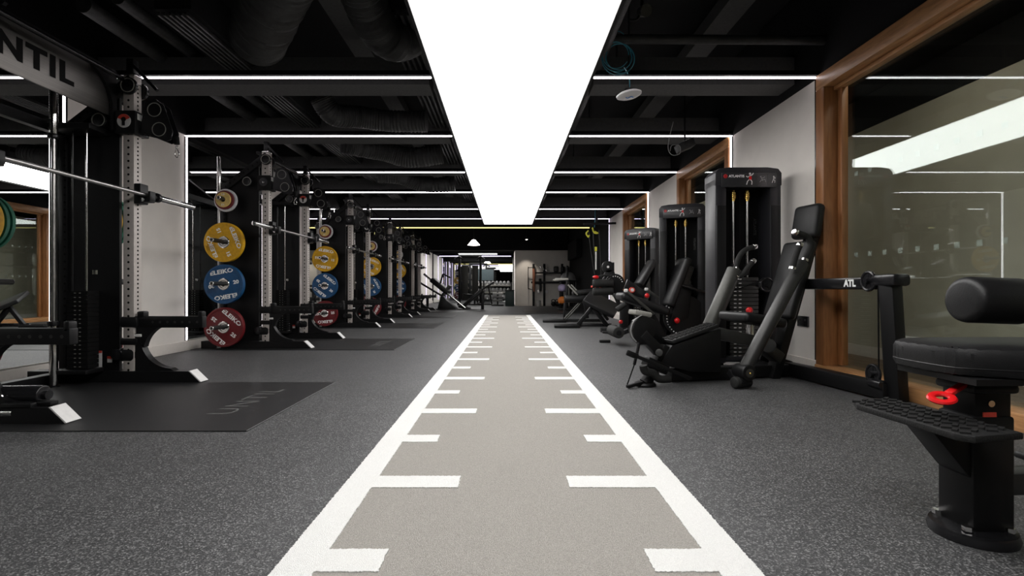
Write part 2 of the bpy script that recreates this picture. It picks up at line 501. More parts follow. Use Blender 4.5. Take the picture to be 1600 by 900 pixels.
# ------------------------------------------------------------------ light strips on the portal frames
ords = ['nearest', 'second', 'third', 'fourth', 'fifth', 'sixth', 'seventh', 'eighth', 'ninth', 'tenth', 'eleventh', 'twelfth']
PX0, PX1 = -0.58, 0.68
for i, y in enumerate(F):
    m = 'led' if i < 5 else ('ledyellow' if i == 6 else 'ledlilac')
    if i < 7:
        t = struct(B().box(((XL - 0.0 + PX0 - 0.08) / 2, y + 0.46, 2.62), (PX0 - 0.12 - XL, 0.26, 0.24)).build('trim_%d' % (2 * i + 1), 'ceilgrey', smooth=False))
        t = struct(B().box(((XR + PX1 + 0.08) / 2, y + 0.46, 2.62), (XR - PX1 - 0.10, 0.26, 0.24)).build('trim_%d' % (2 * i + 2), 'ceilgrey', smooth=False))
    g = 'light strips of the portal frames'
    def strip(c, size, lab):
        o = thing('light_strip', lab, 'light strip', c, 0, g)
        B().box((0, 0, 0), size, 0.004).build('diffuser', m, o, smooth=False)
        big = max(size)
        if big == size[2]:
            sx = -1 if c[0] < 0 else 1
            B().box((sx * 0.02, 0.012, 0), (0.04, 0.05, size[2] + 0.01)).build('channel', 'satin', o, smooth=False)
        else:
            B().box((0, 0.012, 0.035), (size[0], 0.05, 0.04)).build('channel', 'satin', o, smooth=False)
    if i < 6:
        strip(((XL + PX0 - 0.03) / 2, y, ZB), (PX0 - 0.03 - XL, 0.012, 0.015), 'horizontal light strip under the ceiling left of the light panel, %s from the front' % ords[i])
        strip(((XR + PX1 + 0.03) / 2, y, ZB), (XR - PX1 - 0.03, 0.012, 0.015), 'horizontal light strip under the ceiling right of the light panel, %s from the front' % ords[i])
    elif i == 6:
        strip((-0.6, y, ZB), (5.9, 0.03, 0.026), 'yellow tinted light strip crossing the ceiling beyond the light panel')
    elif i == 11:
        strip((-1.65, y, ZB), (3.8, 0.03, 0.032), 'light strip across the ceiling before the far mirror')
    strip((XL + 0.012, y, 1.265), (0.018, 0.018, 2.29), 'upright light strip on the left wall, %s from the front' % ords[i])
    if i < 6:
        strip((XR - 0.012, y, 1.265), (0.018, 0.018, 2.29), 'upright light strip on the right wall, %s from the front' % ords[i])

def light_panel(y0, y1, lab, x0=PX0, x1=PX1, z=ZB):
    o = thing('ceiling_light', lab, 'ceiling light', ((x0 + x1) / 2, (y0 + y1) / 2, z))
    w_, l_ = x1 - x0, y1 - y0
    B().box((0, 0, 0.01), (w_, l_, 0.02)).build('diffuser', 'panel', o, smooth=False)
    f = B()
    for s in (-1, 1):
        f.box((s * (w_ / 2 + 0.012), 0, 0.05), (0.022, l_ + 0.04, 0.14))
        f.box((0, s * (l_ / 2 + 0.012), 0.05), (w_, 0.022, 0.14))
    f.box((0, 0, 0.13), (w_ + 0.04, l_ + 0.04, 0.02))
    f.build('frame', 'black', o, smooth=False)
    for s in (-1, 1):
        B().cyl((0, s * l_ * 0.4, 0.13), (0, s * l_ * 0.4, 3.305 - z), 0.012, 8).build('hanger_rod', 'black', o)
    return o
light_panel(-1.6, 13.3, 'long white light panel in the ceiling above the turf track')
light_panel(21.2, 23.6, 'short white fill panel added out of direct view before the far mirror', -2.6, -0.5, 2.60)  # added behind the bulkhead to light the far area

# ------------------------------------------------------------------ turf track
TX0, TX1, TY1 = -0.572, 0.622, 13.0
tt = thing('turf_track', 'grey sprint turf with white lines and tick marks down the middle floor', 'turf', (0, 0, 0))
B().box(((TX0 + TX1) / 2, (TY1 - 4) / 2, 0.004), (TX1 - TX0, TY1 + 4, 0.008)).build('turf_pile', 'turf', tt, smooth=False)
def ragged(x0, x1, y0, y1, name, zz=0.011, j=0.0022, step=0.012):
    """flat inlaid turf shape with a slightly fuzzy outline"""
    def jit(): return random.uniform(-j, j)
    step = max(step, (y1 - y0) / 700)
    nx, ny = max(1, int((x1 - x0) / step)), max(1, int((y1 - y0) / step))
    P = [(x0 + (x1 - x0) * i / nx, y0 + jit()) for i in range(nx)] + [(x1 + jit(), y0 + (y1 - y0) * i / ny) for i in range(ny)]
    P += [(x1 - (x1 - x0) * i / nx, y1 + jit()) for i in range(nx)] + [(x0 + jit(), y1 - (y1 - y0) * i / ny) for i in range(ny)]
    return B().prism(P, 'xy', 0.006, zz).build(name, 'turfw', tt, smooth=False)
for x0, x1 in ((TX0, TX0 + 0.104), (TX1 - 0.104, TX1)):
    for k in range(8):
        ya = -0.5 + k * 1.6875
        ragged(x0, x1, ya if k else -4.0, ya + 1.6875, 'side_line', step=0.004 if k < 3 else 0.02)
for k in range(-1, 22):
    yt = 1.322 + 0.5155 * k
    lng = (k % 2 == 1)
    e0, e1 = (-0.167, 0.220) if lng else (-0.312, 0.364)
    ragged(TX0 + 0.10, e0, yt - 0.0, yt + 0.0 + 0.001, 'x') if False else None
    ragged(TX0 + 0.10, e0, yt - 0.105, yt, 'tick_mark', 0.0112, step=0.004 if k < 6 else 0.02)
    ragged(e1, TX1 - 0.10, yt - 0.105, yt, 'tick_mark', 0.0112, step=0.004 if k < 6 else 0.02)

# ------------------------------------------------------------------ racks
RACK_Y = [3.175, 6.405, 9.55, 12.6, 15.55]
RACK_X = -2.8
def disc(b, c, r, axis, th=0.002, n=10):
    c = Vector(c); d = {'x': Vector((1, 0, 0)), 'y': Vector((0, 1, 0)), 'z': Vector((0, 0, 1))}[axis] * th / 2
    b.cyl(c - d, c + d, r, n)
def arc(cx, cz, r, a0, a1, n=10):
    return [(cx + r * math.cos(math.radians(a0 + (a1 - a0) * i / n)), cz + r * math.sin(math.radians(a0 + (a1 - a0) * i / n))) for i in range(n + 1)]

def make_rack():
    R = thing('power_rack', 'rack', 'rack', (RACK_X, RACK_Y[0], 0), 0, 'power racks along the left wall')
    near_arm = []
    for s in (-1, 1):
        y = 0.565 * s
        u = B().box((0, y, 1.14), (0.08, 0.08, 2.27), 0.004).build('upright', 'post', R)
        h = B()
        for k in range(43):
            z = 0.09 + k * 0.05
            for f in (-1, 1):
                disc(h, (0, y + f * 0.0405, z), 0.0085, 'y')
        for k in range(58):
            z = 0.42 + k * 0.031
            disc(h, (0.0405, y, z), 0.0075, 'x', n=8)
        stuff(h.build('bolt_hole', 'hole', u))
        B().box((0, y, 2.285), (0.084, 0.084, 0.02), 0.006).build('post_cap', 'chrome', u)
        B().box((-0.50, y, 0.96), (0.055, 0.06, 1.88), 0.004).build('rear_post', 'black', R)
        f = B().prism([(-0.74, 0.0), (0.535, 0.0), (0.45, 0.082), (-0.74, 0.082)], 'xz', y - 0.05, y + 0.05)
        ft = f.build('base_foot', 'black', R, smooth=False)
        B().prism([(0.541, 0.004), (0.456, 0.086), (0.448, 0.084), (0.533, 0.002)], 'xz', y - 0.046, y + 0.046).build('end_tag', 'sticker', ft, smooth=False)
        # curved brace from foot to post
        B().prism([(0.042, 0.082), (0.33, 0.082), (0.30, 0.10)] + arc(0.31, 0.33, 0.23, 268, 180) + [(0.042, 0.36)], 'xz', y - 0.03, y + 0.03).build('foot_brace', 'black', R)
        B().box((0.062, y, 0.345), (0.05, 0.07, 0.02), 0.003).build('brace_tag', 'sticker', R)
        # weight stack side panel with sloped top
        pn = B().prism([(-0.50, 0.082), (-0.088, 0.082), (-0.088, 2.16), (-0.16, 2.12), (-0.50, 1.84)], 'xz', y - 0.012, y + 0.012).build('side_panel', 'black', R, smooth=False)
        hh = B()
        for k in range(26):
            for f in (-1, 1): disc(hh, (-0.48, y + f * 0.031, 0.4 + k * 0.055), 0.009, 'y', n=8)
        stuff(hh.build('panel_hole', 'hole', pn))
        d = B().bar((-0.52, y, 1.83), (0.02, y, 2.25), 0.075, 0.085, 0.004, up=(0, 1, 0))
        db = d.build('diagonal_beam', 'black', R)
        hh = B()
        for k in range(9):
            q = Vector((-0.46, y, 1.88)).lerp(Vector((-0.04, y, 2.20)), k / 8)
            for f in (-1, 1): disc(hh, (q.x, y + f * 0.0435, q.z), 0.010, 'y', n=8)
        stuff(hh.build('beam_hole', 'hole', db))
        for cx, cz, rr in ((0.015, 2.19, 0.062), (-0.20, 1.935, 0.058)):
            for f in (-1, 1):
                pu = B().cyl((cx, y + f * 0.044, cz), (cx, y + f * 0.070, cz), rr, 24, bev=0.004).build('pulley', 'satin', R)
                q = B(); q.ring((cx, y + f * 0.071, cz), rr * 0.80, 0.0035, 'y', 24, 6)
                q.build('pulley_rim', 'padgrey', pu)
        # weight stack
        ws = B(); lb = B()
        for k in range(18):
            z = 0.135 + k * 0.031
            ws.box((-0.265, y - s * 0.125, z), (0.15, 0.10, 0.0285), 0.001, seg=1)
        for k in range(18):
            z = 0.135 + k * 0.031
            for dx in (-0.016, 0.016):
                lb.box((-0.262 + dx * 1.1, y - s * 0.125 - 0.051, z), (0.013, 0.002, 0.005))
        w_ = stuff(ws.build('weight_stack', 'hole', R))
        stuff(lb.build('stack_label', 'padgrey', w_, smooth=False))
        for dx in (-0.05, 0.05):
            B().cyl((-0.28 + dx, y - s * 0.135, 0.09), (-0.28 + dx, y - s * 0.135, 1.84), 0.007, 12).build('guide_rod', 'chrome' if dx > 0 else 'satin', R)
        B().box((-0.30, y - s * 0.135, 0.10), (0.26, 0.16, 0.03), 0.004).build('stack_base', 'black', R)
        B().box((-0.30, y - s * 0.11, 1.85), (0.30, 0.2, 0.04), 0.004).build('stack_head', 'black', R)
        B().cyl((-0.235, y - s * 0.05, 0.80), (-0.235, y - s * 0.05, 0.83), 0.02, 12).build('cable_end', 'chrome', R)
        # height carriage with dial, arm, pulleys and carabiner
        cb = B().box((0.0, y, 1.92), (0.15, 0.15, 0.17), 0.008).build('carriage', 'black', R)
        if True:
            disc_ = B(); disc(disc_, (-0.005, y - 0.077, 1.925), 0.050, 'y', 0.004, 28)
            disc_.build('dial', 'sticker' if s > 0 else 'satin', cb)
            if s > 0:
                sec = [(-0.005, 1.925)] + [(a - 0.005, b + 1.925) for a, b in arc(0, 0, 0.049, 25, 155, 10)]
                B().prism(sec, 'xz', y - 0.081, y - 0.0785).build('dial_red', 'stickred', cb, smooth=False)
                B().cyl((-0.005, y - 0.083, 1.89), (-0.005, y - 0.083, 1.945), 0.010, 8).build('dial_figure', 'hole', cb)
                B().ball((-0.005, y - 0.082, 1.935), 0.018, (1, .3, 1), 10).build('dial_hub', 'hole', cb)
            else:
                B().ball((-0.005, y - 0.08, 1.925), 0.012, (1, .5, 1), 10).build('bolt', 'chrome', cb)
            B().box((0.0765, y - 0.03, 1.965), (0.002, 0.05, 0.045)).build('warning_tag', 'sticker', cb, smooth=False)
        pa = B()
        for f in (-1, 1):
            pa.prism([(0.075, 1.85), (0.13, 2.09), (0.20, 2.10), (0.26, 2.05), (0.325, 1.86), (0.315, 1.80), (0.27, 1.785), (0.16, 1.83)], 'xz', y + f * 0.034 - 0.004, y + f * 0.034 + 0.004)
        arm = pa.build('pulley_arm', 'satin', R)
        if s < 0: near_arm.append(arm)
        for cx, cz in ((0.19, 2.02), (0.225, 1.875)):
            B().cyl((cx, y - 0.028, cz), (cx, y + 0.028, cz), 0.052, 20, bev=0.004).build('pulley_wheel', 'black', arm)
            for f in (-1, 1):
                q = B(); q.ring((cx, y + f * 0.039, cz), 0.050, 0.003, 'y', 24, 6)
                q.build('pulley_rim', 'padgrey', arm)
        cs = B().cyl((0.327, y, 1.83), (0.332, y, 1.775), 0.020, 12).build('cable_stop', 'hole', R)
        cr = B(); cr.ring((0.333, y, 1.752), 0.010, 0.003, 'y', 12, 6)
        cr.tube([(0.333, y, 1.742), (0.322, y, 1.72), (0.318, y, 1.695), (0.333, y, 1.675), (0.348, y, 1.695), (0.344, y, 1.72), (0.333, y, 1.742)], 0.0035, 6)
        cr = cr.build('carabiner', 'chrome', R)
        if s < 0: near_arm += [cs, cr]
        # top brace reaching forward
        B().bar((-0.02, y - 0.02, 2.40), (0.20, y - 0.02, 2.17), 0.02, 0.02).build('front_brace', 'black', R)
        B().box((0.0, y, 2.335), (0.05, 0.06, 0.14), 0.004).build('post_head', 'black', R)
        # hooks and spotter arm
        jh = B().box((0.065, y, 1.40), (0.05, 0.085, 0.15), 0.006)
        jh.box((0.10, y, 1.355), (0.10, 0.06, 0.035), 0.006).box((0.145, y, 1.385), (0.018, 0.06, 0.07), 0.005)
        hk = jh.build('bar_hook', 'black', R)
        B().cyl((0.10, y - 0.030, 1.355), (0.10, y - 0.036, 1.355), 0.014, 12).build('bolt', 'chrome', hk)
        sp = B().box((0.29, y, 0.445), (0.50, 0.055, 0.085), 0.005)
        sp.box((0.0, y, 0.445), (0.13, 0.10, 0.085), 0.02)
        sp.prism([(0.045, 0.27), (0.10, 0.27)] + arc(0.30, 0.225, 0.20, 170, 95, 10) + [(0.45, 0.425), (0.045, 0.425)], 'xz', y - 0.025, y + 0.025)
        sp.box((0.08, y, 0.50), (0.05, 0.06, 0.05), 0.01).box((0.52, y, 0.495), (0.035, 0.055, 0.06), 0.01)
        sa = sp.build('spotter_arm', 'black', R)
        hh = B()
        for k in range(7):
            for f in (-1, 1): disc(hh, (0.17 + 0.055 * k, y + f * 0.028, 0.445), 0.009, 'y', n=8)
        stuff(hh.build('arm_hole', 'dgrey', sa))
        lo = B().box((0.0, y, 0.30), (0.12, 0.095, 0.05), 0.01).box((-0.02, y, 0.20), (0.13, 0.10, 0.10), 0.03).build('lower_bracket', 'black', R)
        B().cyl((-0.085, y - 0.05, 0.205), (-0.085, y + 0.05, 0.205), 0.045, 18, bev=0.006).build('floor_pulley', 'satin', R)
        # plate horns
        for z in (1.225, 0.750, 0.262, 1.707):
            ln = 0.38 if z < 1.5 else 0.25
            hn = B().cyl((-0.40, y + s * 0.012, z), (-0.40, y + s * (0.04 + ln), z), 0.024, 18)
            hn.cyl((-0.40, y + s * 0.012, z), (-0.40, y + s * 0.03, z), 0.045, 18)
            ho = hn.build('plate_horn', 'dgrey', R)
            q = B(); q.ring((-0.40, y + s * (0.04 + ln), z), 0.019, 0.005, 'y', 18, 6)
            q.build('horn_ring', 'chrome', ho)
    B().box((-0.50, 0, 0.04), (0.08, 1.06, 0.075), 0.004).build('rear_base_beam', 'black', R)
    B().box((-0.50, 0, 1.86), (0.055, 1.06, 0.07), 0.004).build('rear_top_beam', 'black', R)
    B().cyl((-0.02, -0.52, 2.235), (-0.02, 0.52, 2.235), 0.017, 14).build('pull_up_bar', 'satin', R)
    hd = B().box((-0.12, 0.0, 2.123), (0.012, 0.98, 0.314), 0.002).build('header_plate', 'brushed', R)
    letters('UNTIL', 0.185, 'lettering', 'blacktext', hd, axes((-0.1125, -0.16, 2.115), (0, 1, 0), (0, 0, 1)), weight=0.008, sx=1.18, space=1.15)
    for s in (-1, 1):
        B().prism([(s * 0.525, 1.86), (s * 0.525, 2.30), (s * 0.42, 2.30), (s * 0.40, 2.28)] + [(s * a, b) for a, b in arc(0.20, 1.99, 0.29, 68, 12, 8)] + [(s * 0.49, 1.86)], 'yz', -0.108, -0.085).build('header_bracket', 'black', R)
    B().box((-0.12, 0.0, 2.295), (0.05, 1.06, 0.03), 0.004).build('header_rail', 'black', R)
    for dx, z, h_, m in ((-0.245, 0.165, 0.13, 'sticker'), (-0.16, 0.165, 0.045, 'sticker')):
        st = B().box((dx, 0.5515, z), (0.055 if h_ > 0.1 else 0.035, 0.002, h_)).build('warning_sticker', m, R, smooth=False)
        B().box((dx, 0.550, z + h_ / 2 - 0.008), (0.055 if h_ > 0.1 else 0.035, 0.0022, 0.018)).build('sticker_band', 'stickred', st, smooth=False)
    return R, near_arm
rack_words = ['nearest power rack, cut by the left edge, with a steel name plate',
              'second power rack from the front, its discs facing the camera',
              'third power rack from the front',
              'fourth power rack from the front',
              'farthest power rack, beside the leg press']
which = ['nearest', 'second', 'third', 'fourth', 'farthest']
rack0, near_arm = make_rack()
for i, y in enumerate(RACK_Y):
    r = rack0 if i == 0 else dup(rack0)
    r.location = (RACK_X, y, 0.0065)
    r['label'] = rack_words[i] + (' standing on a black mat' if i else '')

# the nearest rack's near arm is not in place
for a in near_arm:
    for k in list(a.children): bpy.data.objects.remove(k)
    bpy.data.objects.remove(a)

# platform mats
m0 = None
for i, y in enumerate(RACK_Y):
    if i == 0:
        m0 = thing('platform_mat', 'mat', 'mat', (0, y - 0.1, 0), 0, 'black platform mats under the racks')
        B().box((-2.43, 0, 0.003), (2.32, 1.27, 0.006), 0.002, seg=1).build('mat_sheet', 'mat', m0, smooth=False)
        letters('UNTIL', 0.20, 'lettering', 'matprint', m0, axes((-1.585, 0.02, 0.0064), (0, 1, 0), (-1, 0, 0)), weight=-0.002, depth=0.0004, sx=1.15, space=1.1)
    mm = m0 if i == 0 else dup(m0)
    mm.location = (0, y - 0.1, 0)
    mm['label'] = 'black rubber floor mat with grey lettering under the %s rack' % which[i]

# barbells
def make_bar():
    b = thing('barbell', 'bar', 'barbell', (0, 0, 0), 0, 'barbells resting on the racks')
    B().cyl((0, -0.655, 0), (0, 0.655, 0), 0.014, 14).build('shaft', 'steel', b)
    for s in (-1, 1):
        B().cyl((0, s * 0.675, 0), (0, s * 1.10, 0), 0.025, 18, bev=0.003).build('sleeve', 'chrome', b)
        B().cyl((0, s * 0.645, 0), (0, s * 0.678, 0), 0.036, 18, bev=0.004).build('collar', 'satin', b)
    return b
bar0 = make_bar()
for i, y in enumerate(RACK_Y):
    b = bar0 if i == 0 else dup(bar0)
    b.location = (RACK_X + 0.115, y, 1.397)
    b['label'] = 'empty barbell lying across the hooks of the %s rack' % which[i]
ups = [(RACK_X - 0.40, RACK_Y[0] + 0.355, 'upright barbell stored beside the mirror inside the nearest rack')]
ups += [(RACK_X - 0.50, RACK_Y[i] - 0.668, 'upright barbell stored behind the plates of the %s rack' % which[i]) for i in range(1, 5)]
for x, y, lab in ups:
    b = dup(bar0)
    b.location = (x, y, 1.115)
    b.rotation_euler = (PI / 2, 0, 0)
    b['label'] = lab; b['group'] = 'upright stored barbells'
    c = thing('barbell_cup', lab.replace('upright barbell stored', 'small black floor cup under the upright barbell'), 'holder', (x, y, 0), 0, 'floor cups for upright barbells')
    B().lathe([(0, 0.0), (0.036, 0.0), (0.036, 0.014), (0, 0.014)], 20).build('cup', 'black', c)

# plates: axis along y, printed face towards -y
def make_plate(m, kg, r=0.225, th=0.058):
    p = thing('weight_plate', 'plate', 'weight plate', (0, 0, 0))
    Mx = Matrix.Rotation(PI / 2, 4, 'X')           # z -> -y
    h = th / 2
    B().lathe([(0.026, -h), (r * 0.5, -h), (r * 0.9, -h), (r, -h + 0.010), (r, h - 0.010), (r * 0.985, h), (r * 0.90, h), (r * 0.87, h - 0.007), (r * 0.44, h - 0.007), (r * 0.40, h - 0.002), (0.026, h - 0.002), (0.026, -h)], 56, Mx).build('disc', m, p)
    B().lathe([(0.026, -h - 0.003), (0.065, -h - 0.003), (0.068, -h), (0.068, h), (0.062, h + 0.006), (0.045, h + 0.006), (0.040, h + 0.002), (0.026, h + 0.002), (0.026, -h - 0.003)], 32, Mx).build('steel_hub', 'chrome', p)
    yf = -(h - 0.007) - 0.0006
    for a in (0, PI):
        Rm = Matrix.Rotation(a, 4, 'Y')
        letters('ELEIKO', 0.066, 'lettering', 'text', p, Rm @ axes((0, yf, 0.142), (1, 0, 0), (0, 0, 1)), weight=0.0020, sx=1.25)
        letters(kg, 0.056, 'number', 'text', p, Rm @ axes((0.142, yf, 0.0), (1, 0, 0), (0, 0, 1)), weight=0.0020, sx=1.15)
    return p
def make_change():
    res = []
    for m, r, th, nm in (('whiterub', 0.130, 0.030, 'white'), ('redrub', 0.108, 0.024, 'red'), ('cream', 0.086, 0.020, 'yellow')):
        p = thing('change_plate', nm, 'weight plate', (0, 0, 0))
        Mx = Matrix.Rotation(PI / 2, 4, 'X'); h = th / 2
        B().lathe([(0.026, -h), (r * 0.95, -h), (r, -h + 0.005), (r, h - 0.005), (r * 0.95, h), (r * 0.8, h), (r * 0.77, h - 0.003), (0.04, h - 0.003), (0.035, h), (0.026, h), (0.026, -h)], 40, Mx).build('disc', m, p)
        if nm == 'yellow':
            for a in (0, PI):
                letters('1.5', 0.03, 'number', 'text', p, Matrix.Rotation(a, 4, 'Y') @ axes((0, -h - 0.0003, 0.058), (1, 0, 0), (0, 0, 1)), weight=0.001)
        res.append((p, nm, th))
    return res
protoP = [('yellow', make_plate('yellow', '15'), 1.225, '15'), ('blue', make_plate('blue', '20'), 0.750, '20'), ('red', make_plate('redrub', '25'), 0.262, '25')]
protoC = make_change()
protoG = make_plate('green', '10', 0.225, 0.04)
used = set()
def take(p):
    if p.name in used: return dup(p)
    used.add(p.name); return p
angs = [(-15, 40, 20), (68, -10, 40), (10, 38, -4), (25, 62, -60), (50, 20, -20)]
for i, y in enumerate(RACK_Y):
    yf = y - 0.565
    if i == 0: continue
    for (nm, pr, z, kg), a in zip(protoP, angs[i]):
        p = take(pr)
        p.location = (RACK_X - 0.40, yf - 0.165, z)
        p.rotation_euler = (0, math.radians(a), 0)
        p['group'] = 'bumper plates on the racks'
        p['label'] = '%s %s kilogram bumper plate on the near side of the %s rack' % (nm, kg, which[i])
    yy = yf - 0.07
    for p0, nm, th in protoC:
        p = take(p0)
        p.location = (RACK_X - 0.40, yy - 0.055 - th / 2, 1.707)
        yy -= th + 0.002
        p['group'] = 'small change plates on the racks'
        p['label'] = 'small %s change plate at the top horn of the %s rack' % (nm, which[i])
for i in (0, 4):       # the far sides seen in the mirrors
    yf = RACK_Y[i] + 0.565
    for (nm, pr, z, kg) in protoP:
        if i == 0 and nm == 'blue': continue
        p = take(pr)
        p.location = (RACK_X - 0.40, yf + 0.11, z)
        p.rotation_euler = (0, math.radians(30), PI)
        p['group'] = 'bumper plates on the racks'
        p['label'] = '%s %s kilogram bumper plate on the far side of the %s rack, seen mirrored' % (nm, kg, which[i])
    if i == 0:
        for k in (0, 1):
            p = take(protoG)
            p.location = (RACK_X - 0.40, yf + 0.165 + 0.046 * k, 1.225)
            p.rotation_euler = (0, 0.4, PI)
            p['group'] = 'bumper plates on the racks'
            p['label'] = 'green bumper plate behind the yellow one at the left edge, ' + ('inner' if k == 0 else 'outer') + ' of two'
    p = dup(protoC[0][0])
    p.location = (RACK_X - 0.40, yf + 0.06, 1.707); p.rotation_euler = (0, 0, PI)
    p['group'] = 'small change plates on the racks'
    p['label'] = 'small white change plate on the far side of the %s rack' % which[i]

# bar trainer lying on the foot of the nearest rack
lm = thing('landmine_holder', 'short black tube with a chrome ring end lying on the nearest rack foot', 'holder', (0, 0, 0))
B().cyl((-2.86, 2.64, 0.135), (-2.46, 2.66, 0.135), 0.050, 22, bev=0.006).cyl((-2.46, 2.66, 0.135), (-2.435, 2.66, 0.135), 0.025, 14).build('sleeve_tube', 'satin', lm)
q = B(); q.ring((-2.655, 2.59, 0.12), 0.045, 0.006, 'y', 22, 6); q.build('chrome_ring', 'chrome', lm)
B().box((-2.52, 2.60, 0.095), (0.16, 0.08, 0.03), 0.006).box((-2.42, 2.62, 0.10), (0.10, 0.05, 0.02), 0.004).build('bracket', 'black', lm)
B().cyl((-2.60, 2.575, 0.06), (-2.535, 2.575, 0.06), 0.022, 14).build('pin', 'chrome', lm)
# ------------------------------------------------------------------ weight stack towers of the machines
def plane(O, th):
    """solver for a machine's own frame: pixel + sideways offset v -> local point"""
    ux, uy, vx, vy = math.cos(th), math.sin(th), -math.sin(th), math.cos(th)
    def P(px, py, v=0.0):
        r, s = (px - 791) / 780, (py - 451) / 780
        a = (r * (O[1] + v * vy) - O[0] - v * vx) / (ux - r * uy)
        Y = O[1] + a * uy + v * vy
        return Vector((a, v, 0.70 - s * Y))
    return P

def figure(T, sc, pose):
    """tiny exercise pictogram: head and limbs"""
    b = B(T)
    b.cyl((pose[0][0] * sc, pose[0][1] * sc, 0), (pose[0][0] * sc, pose[0][1] * sc, 0.001), 0.16 * sc, 10)
    for ch in pose[1:]:
        for p, q in zip(ch, ch[1:]):
            b.bar((p[0] * sc, p[1] * sc, 0.0005), (q[0] * sc, q[1] * sc, 0.0005), 0.001, 0.13 * sc, 0, up=(-(q[1] - p[1]), q[0] - p[0], 0))
    return b
POSE = [[(0, 0.9), [(0, 0.7), (0.0, 0.15)], [(0, 0.6), (0.35, 0.75), (0.5, 1.0)], [(0, 0.6), (-0.35, 0.4), (-0.55, 0.55)], [(0, 0.15), (-0.35, -0.2), (-0.5, -0.7)], [(0, 0.15), (0.3, -0.25), (0.25, -0.7)]],
        [(-0.3, 0.7), [(-0.25, 0.5), (0.1, 0.0)], [(-0.2, 0.4), (0.3, 0.45), (0.6, 0.7)], [(0.1, 0.0), (0.6, 0.15), (0.8, -0.5)], [(-0.5, -0.5), (-0.2, 0.0), (0.2, -0.15)]],
        [(0.1, 0.8), [(0.1, 0.6), (0.0, 0.05)], [(0.1, 0.5), (0.45, 0.3), (0.4, 0.7)], [(0.0, 0.05), (0.4, -0.1), (0.35, -0.7)], [(0.0, 0.05), (-0.3, -0.7)]]]

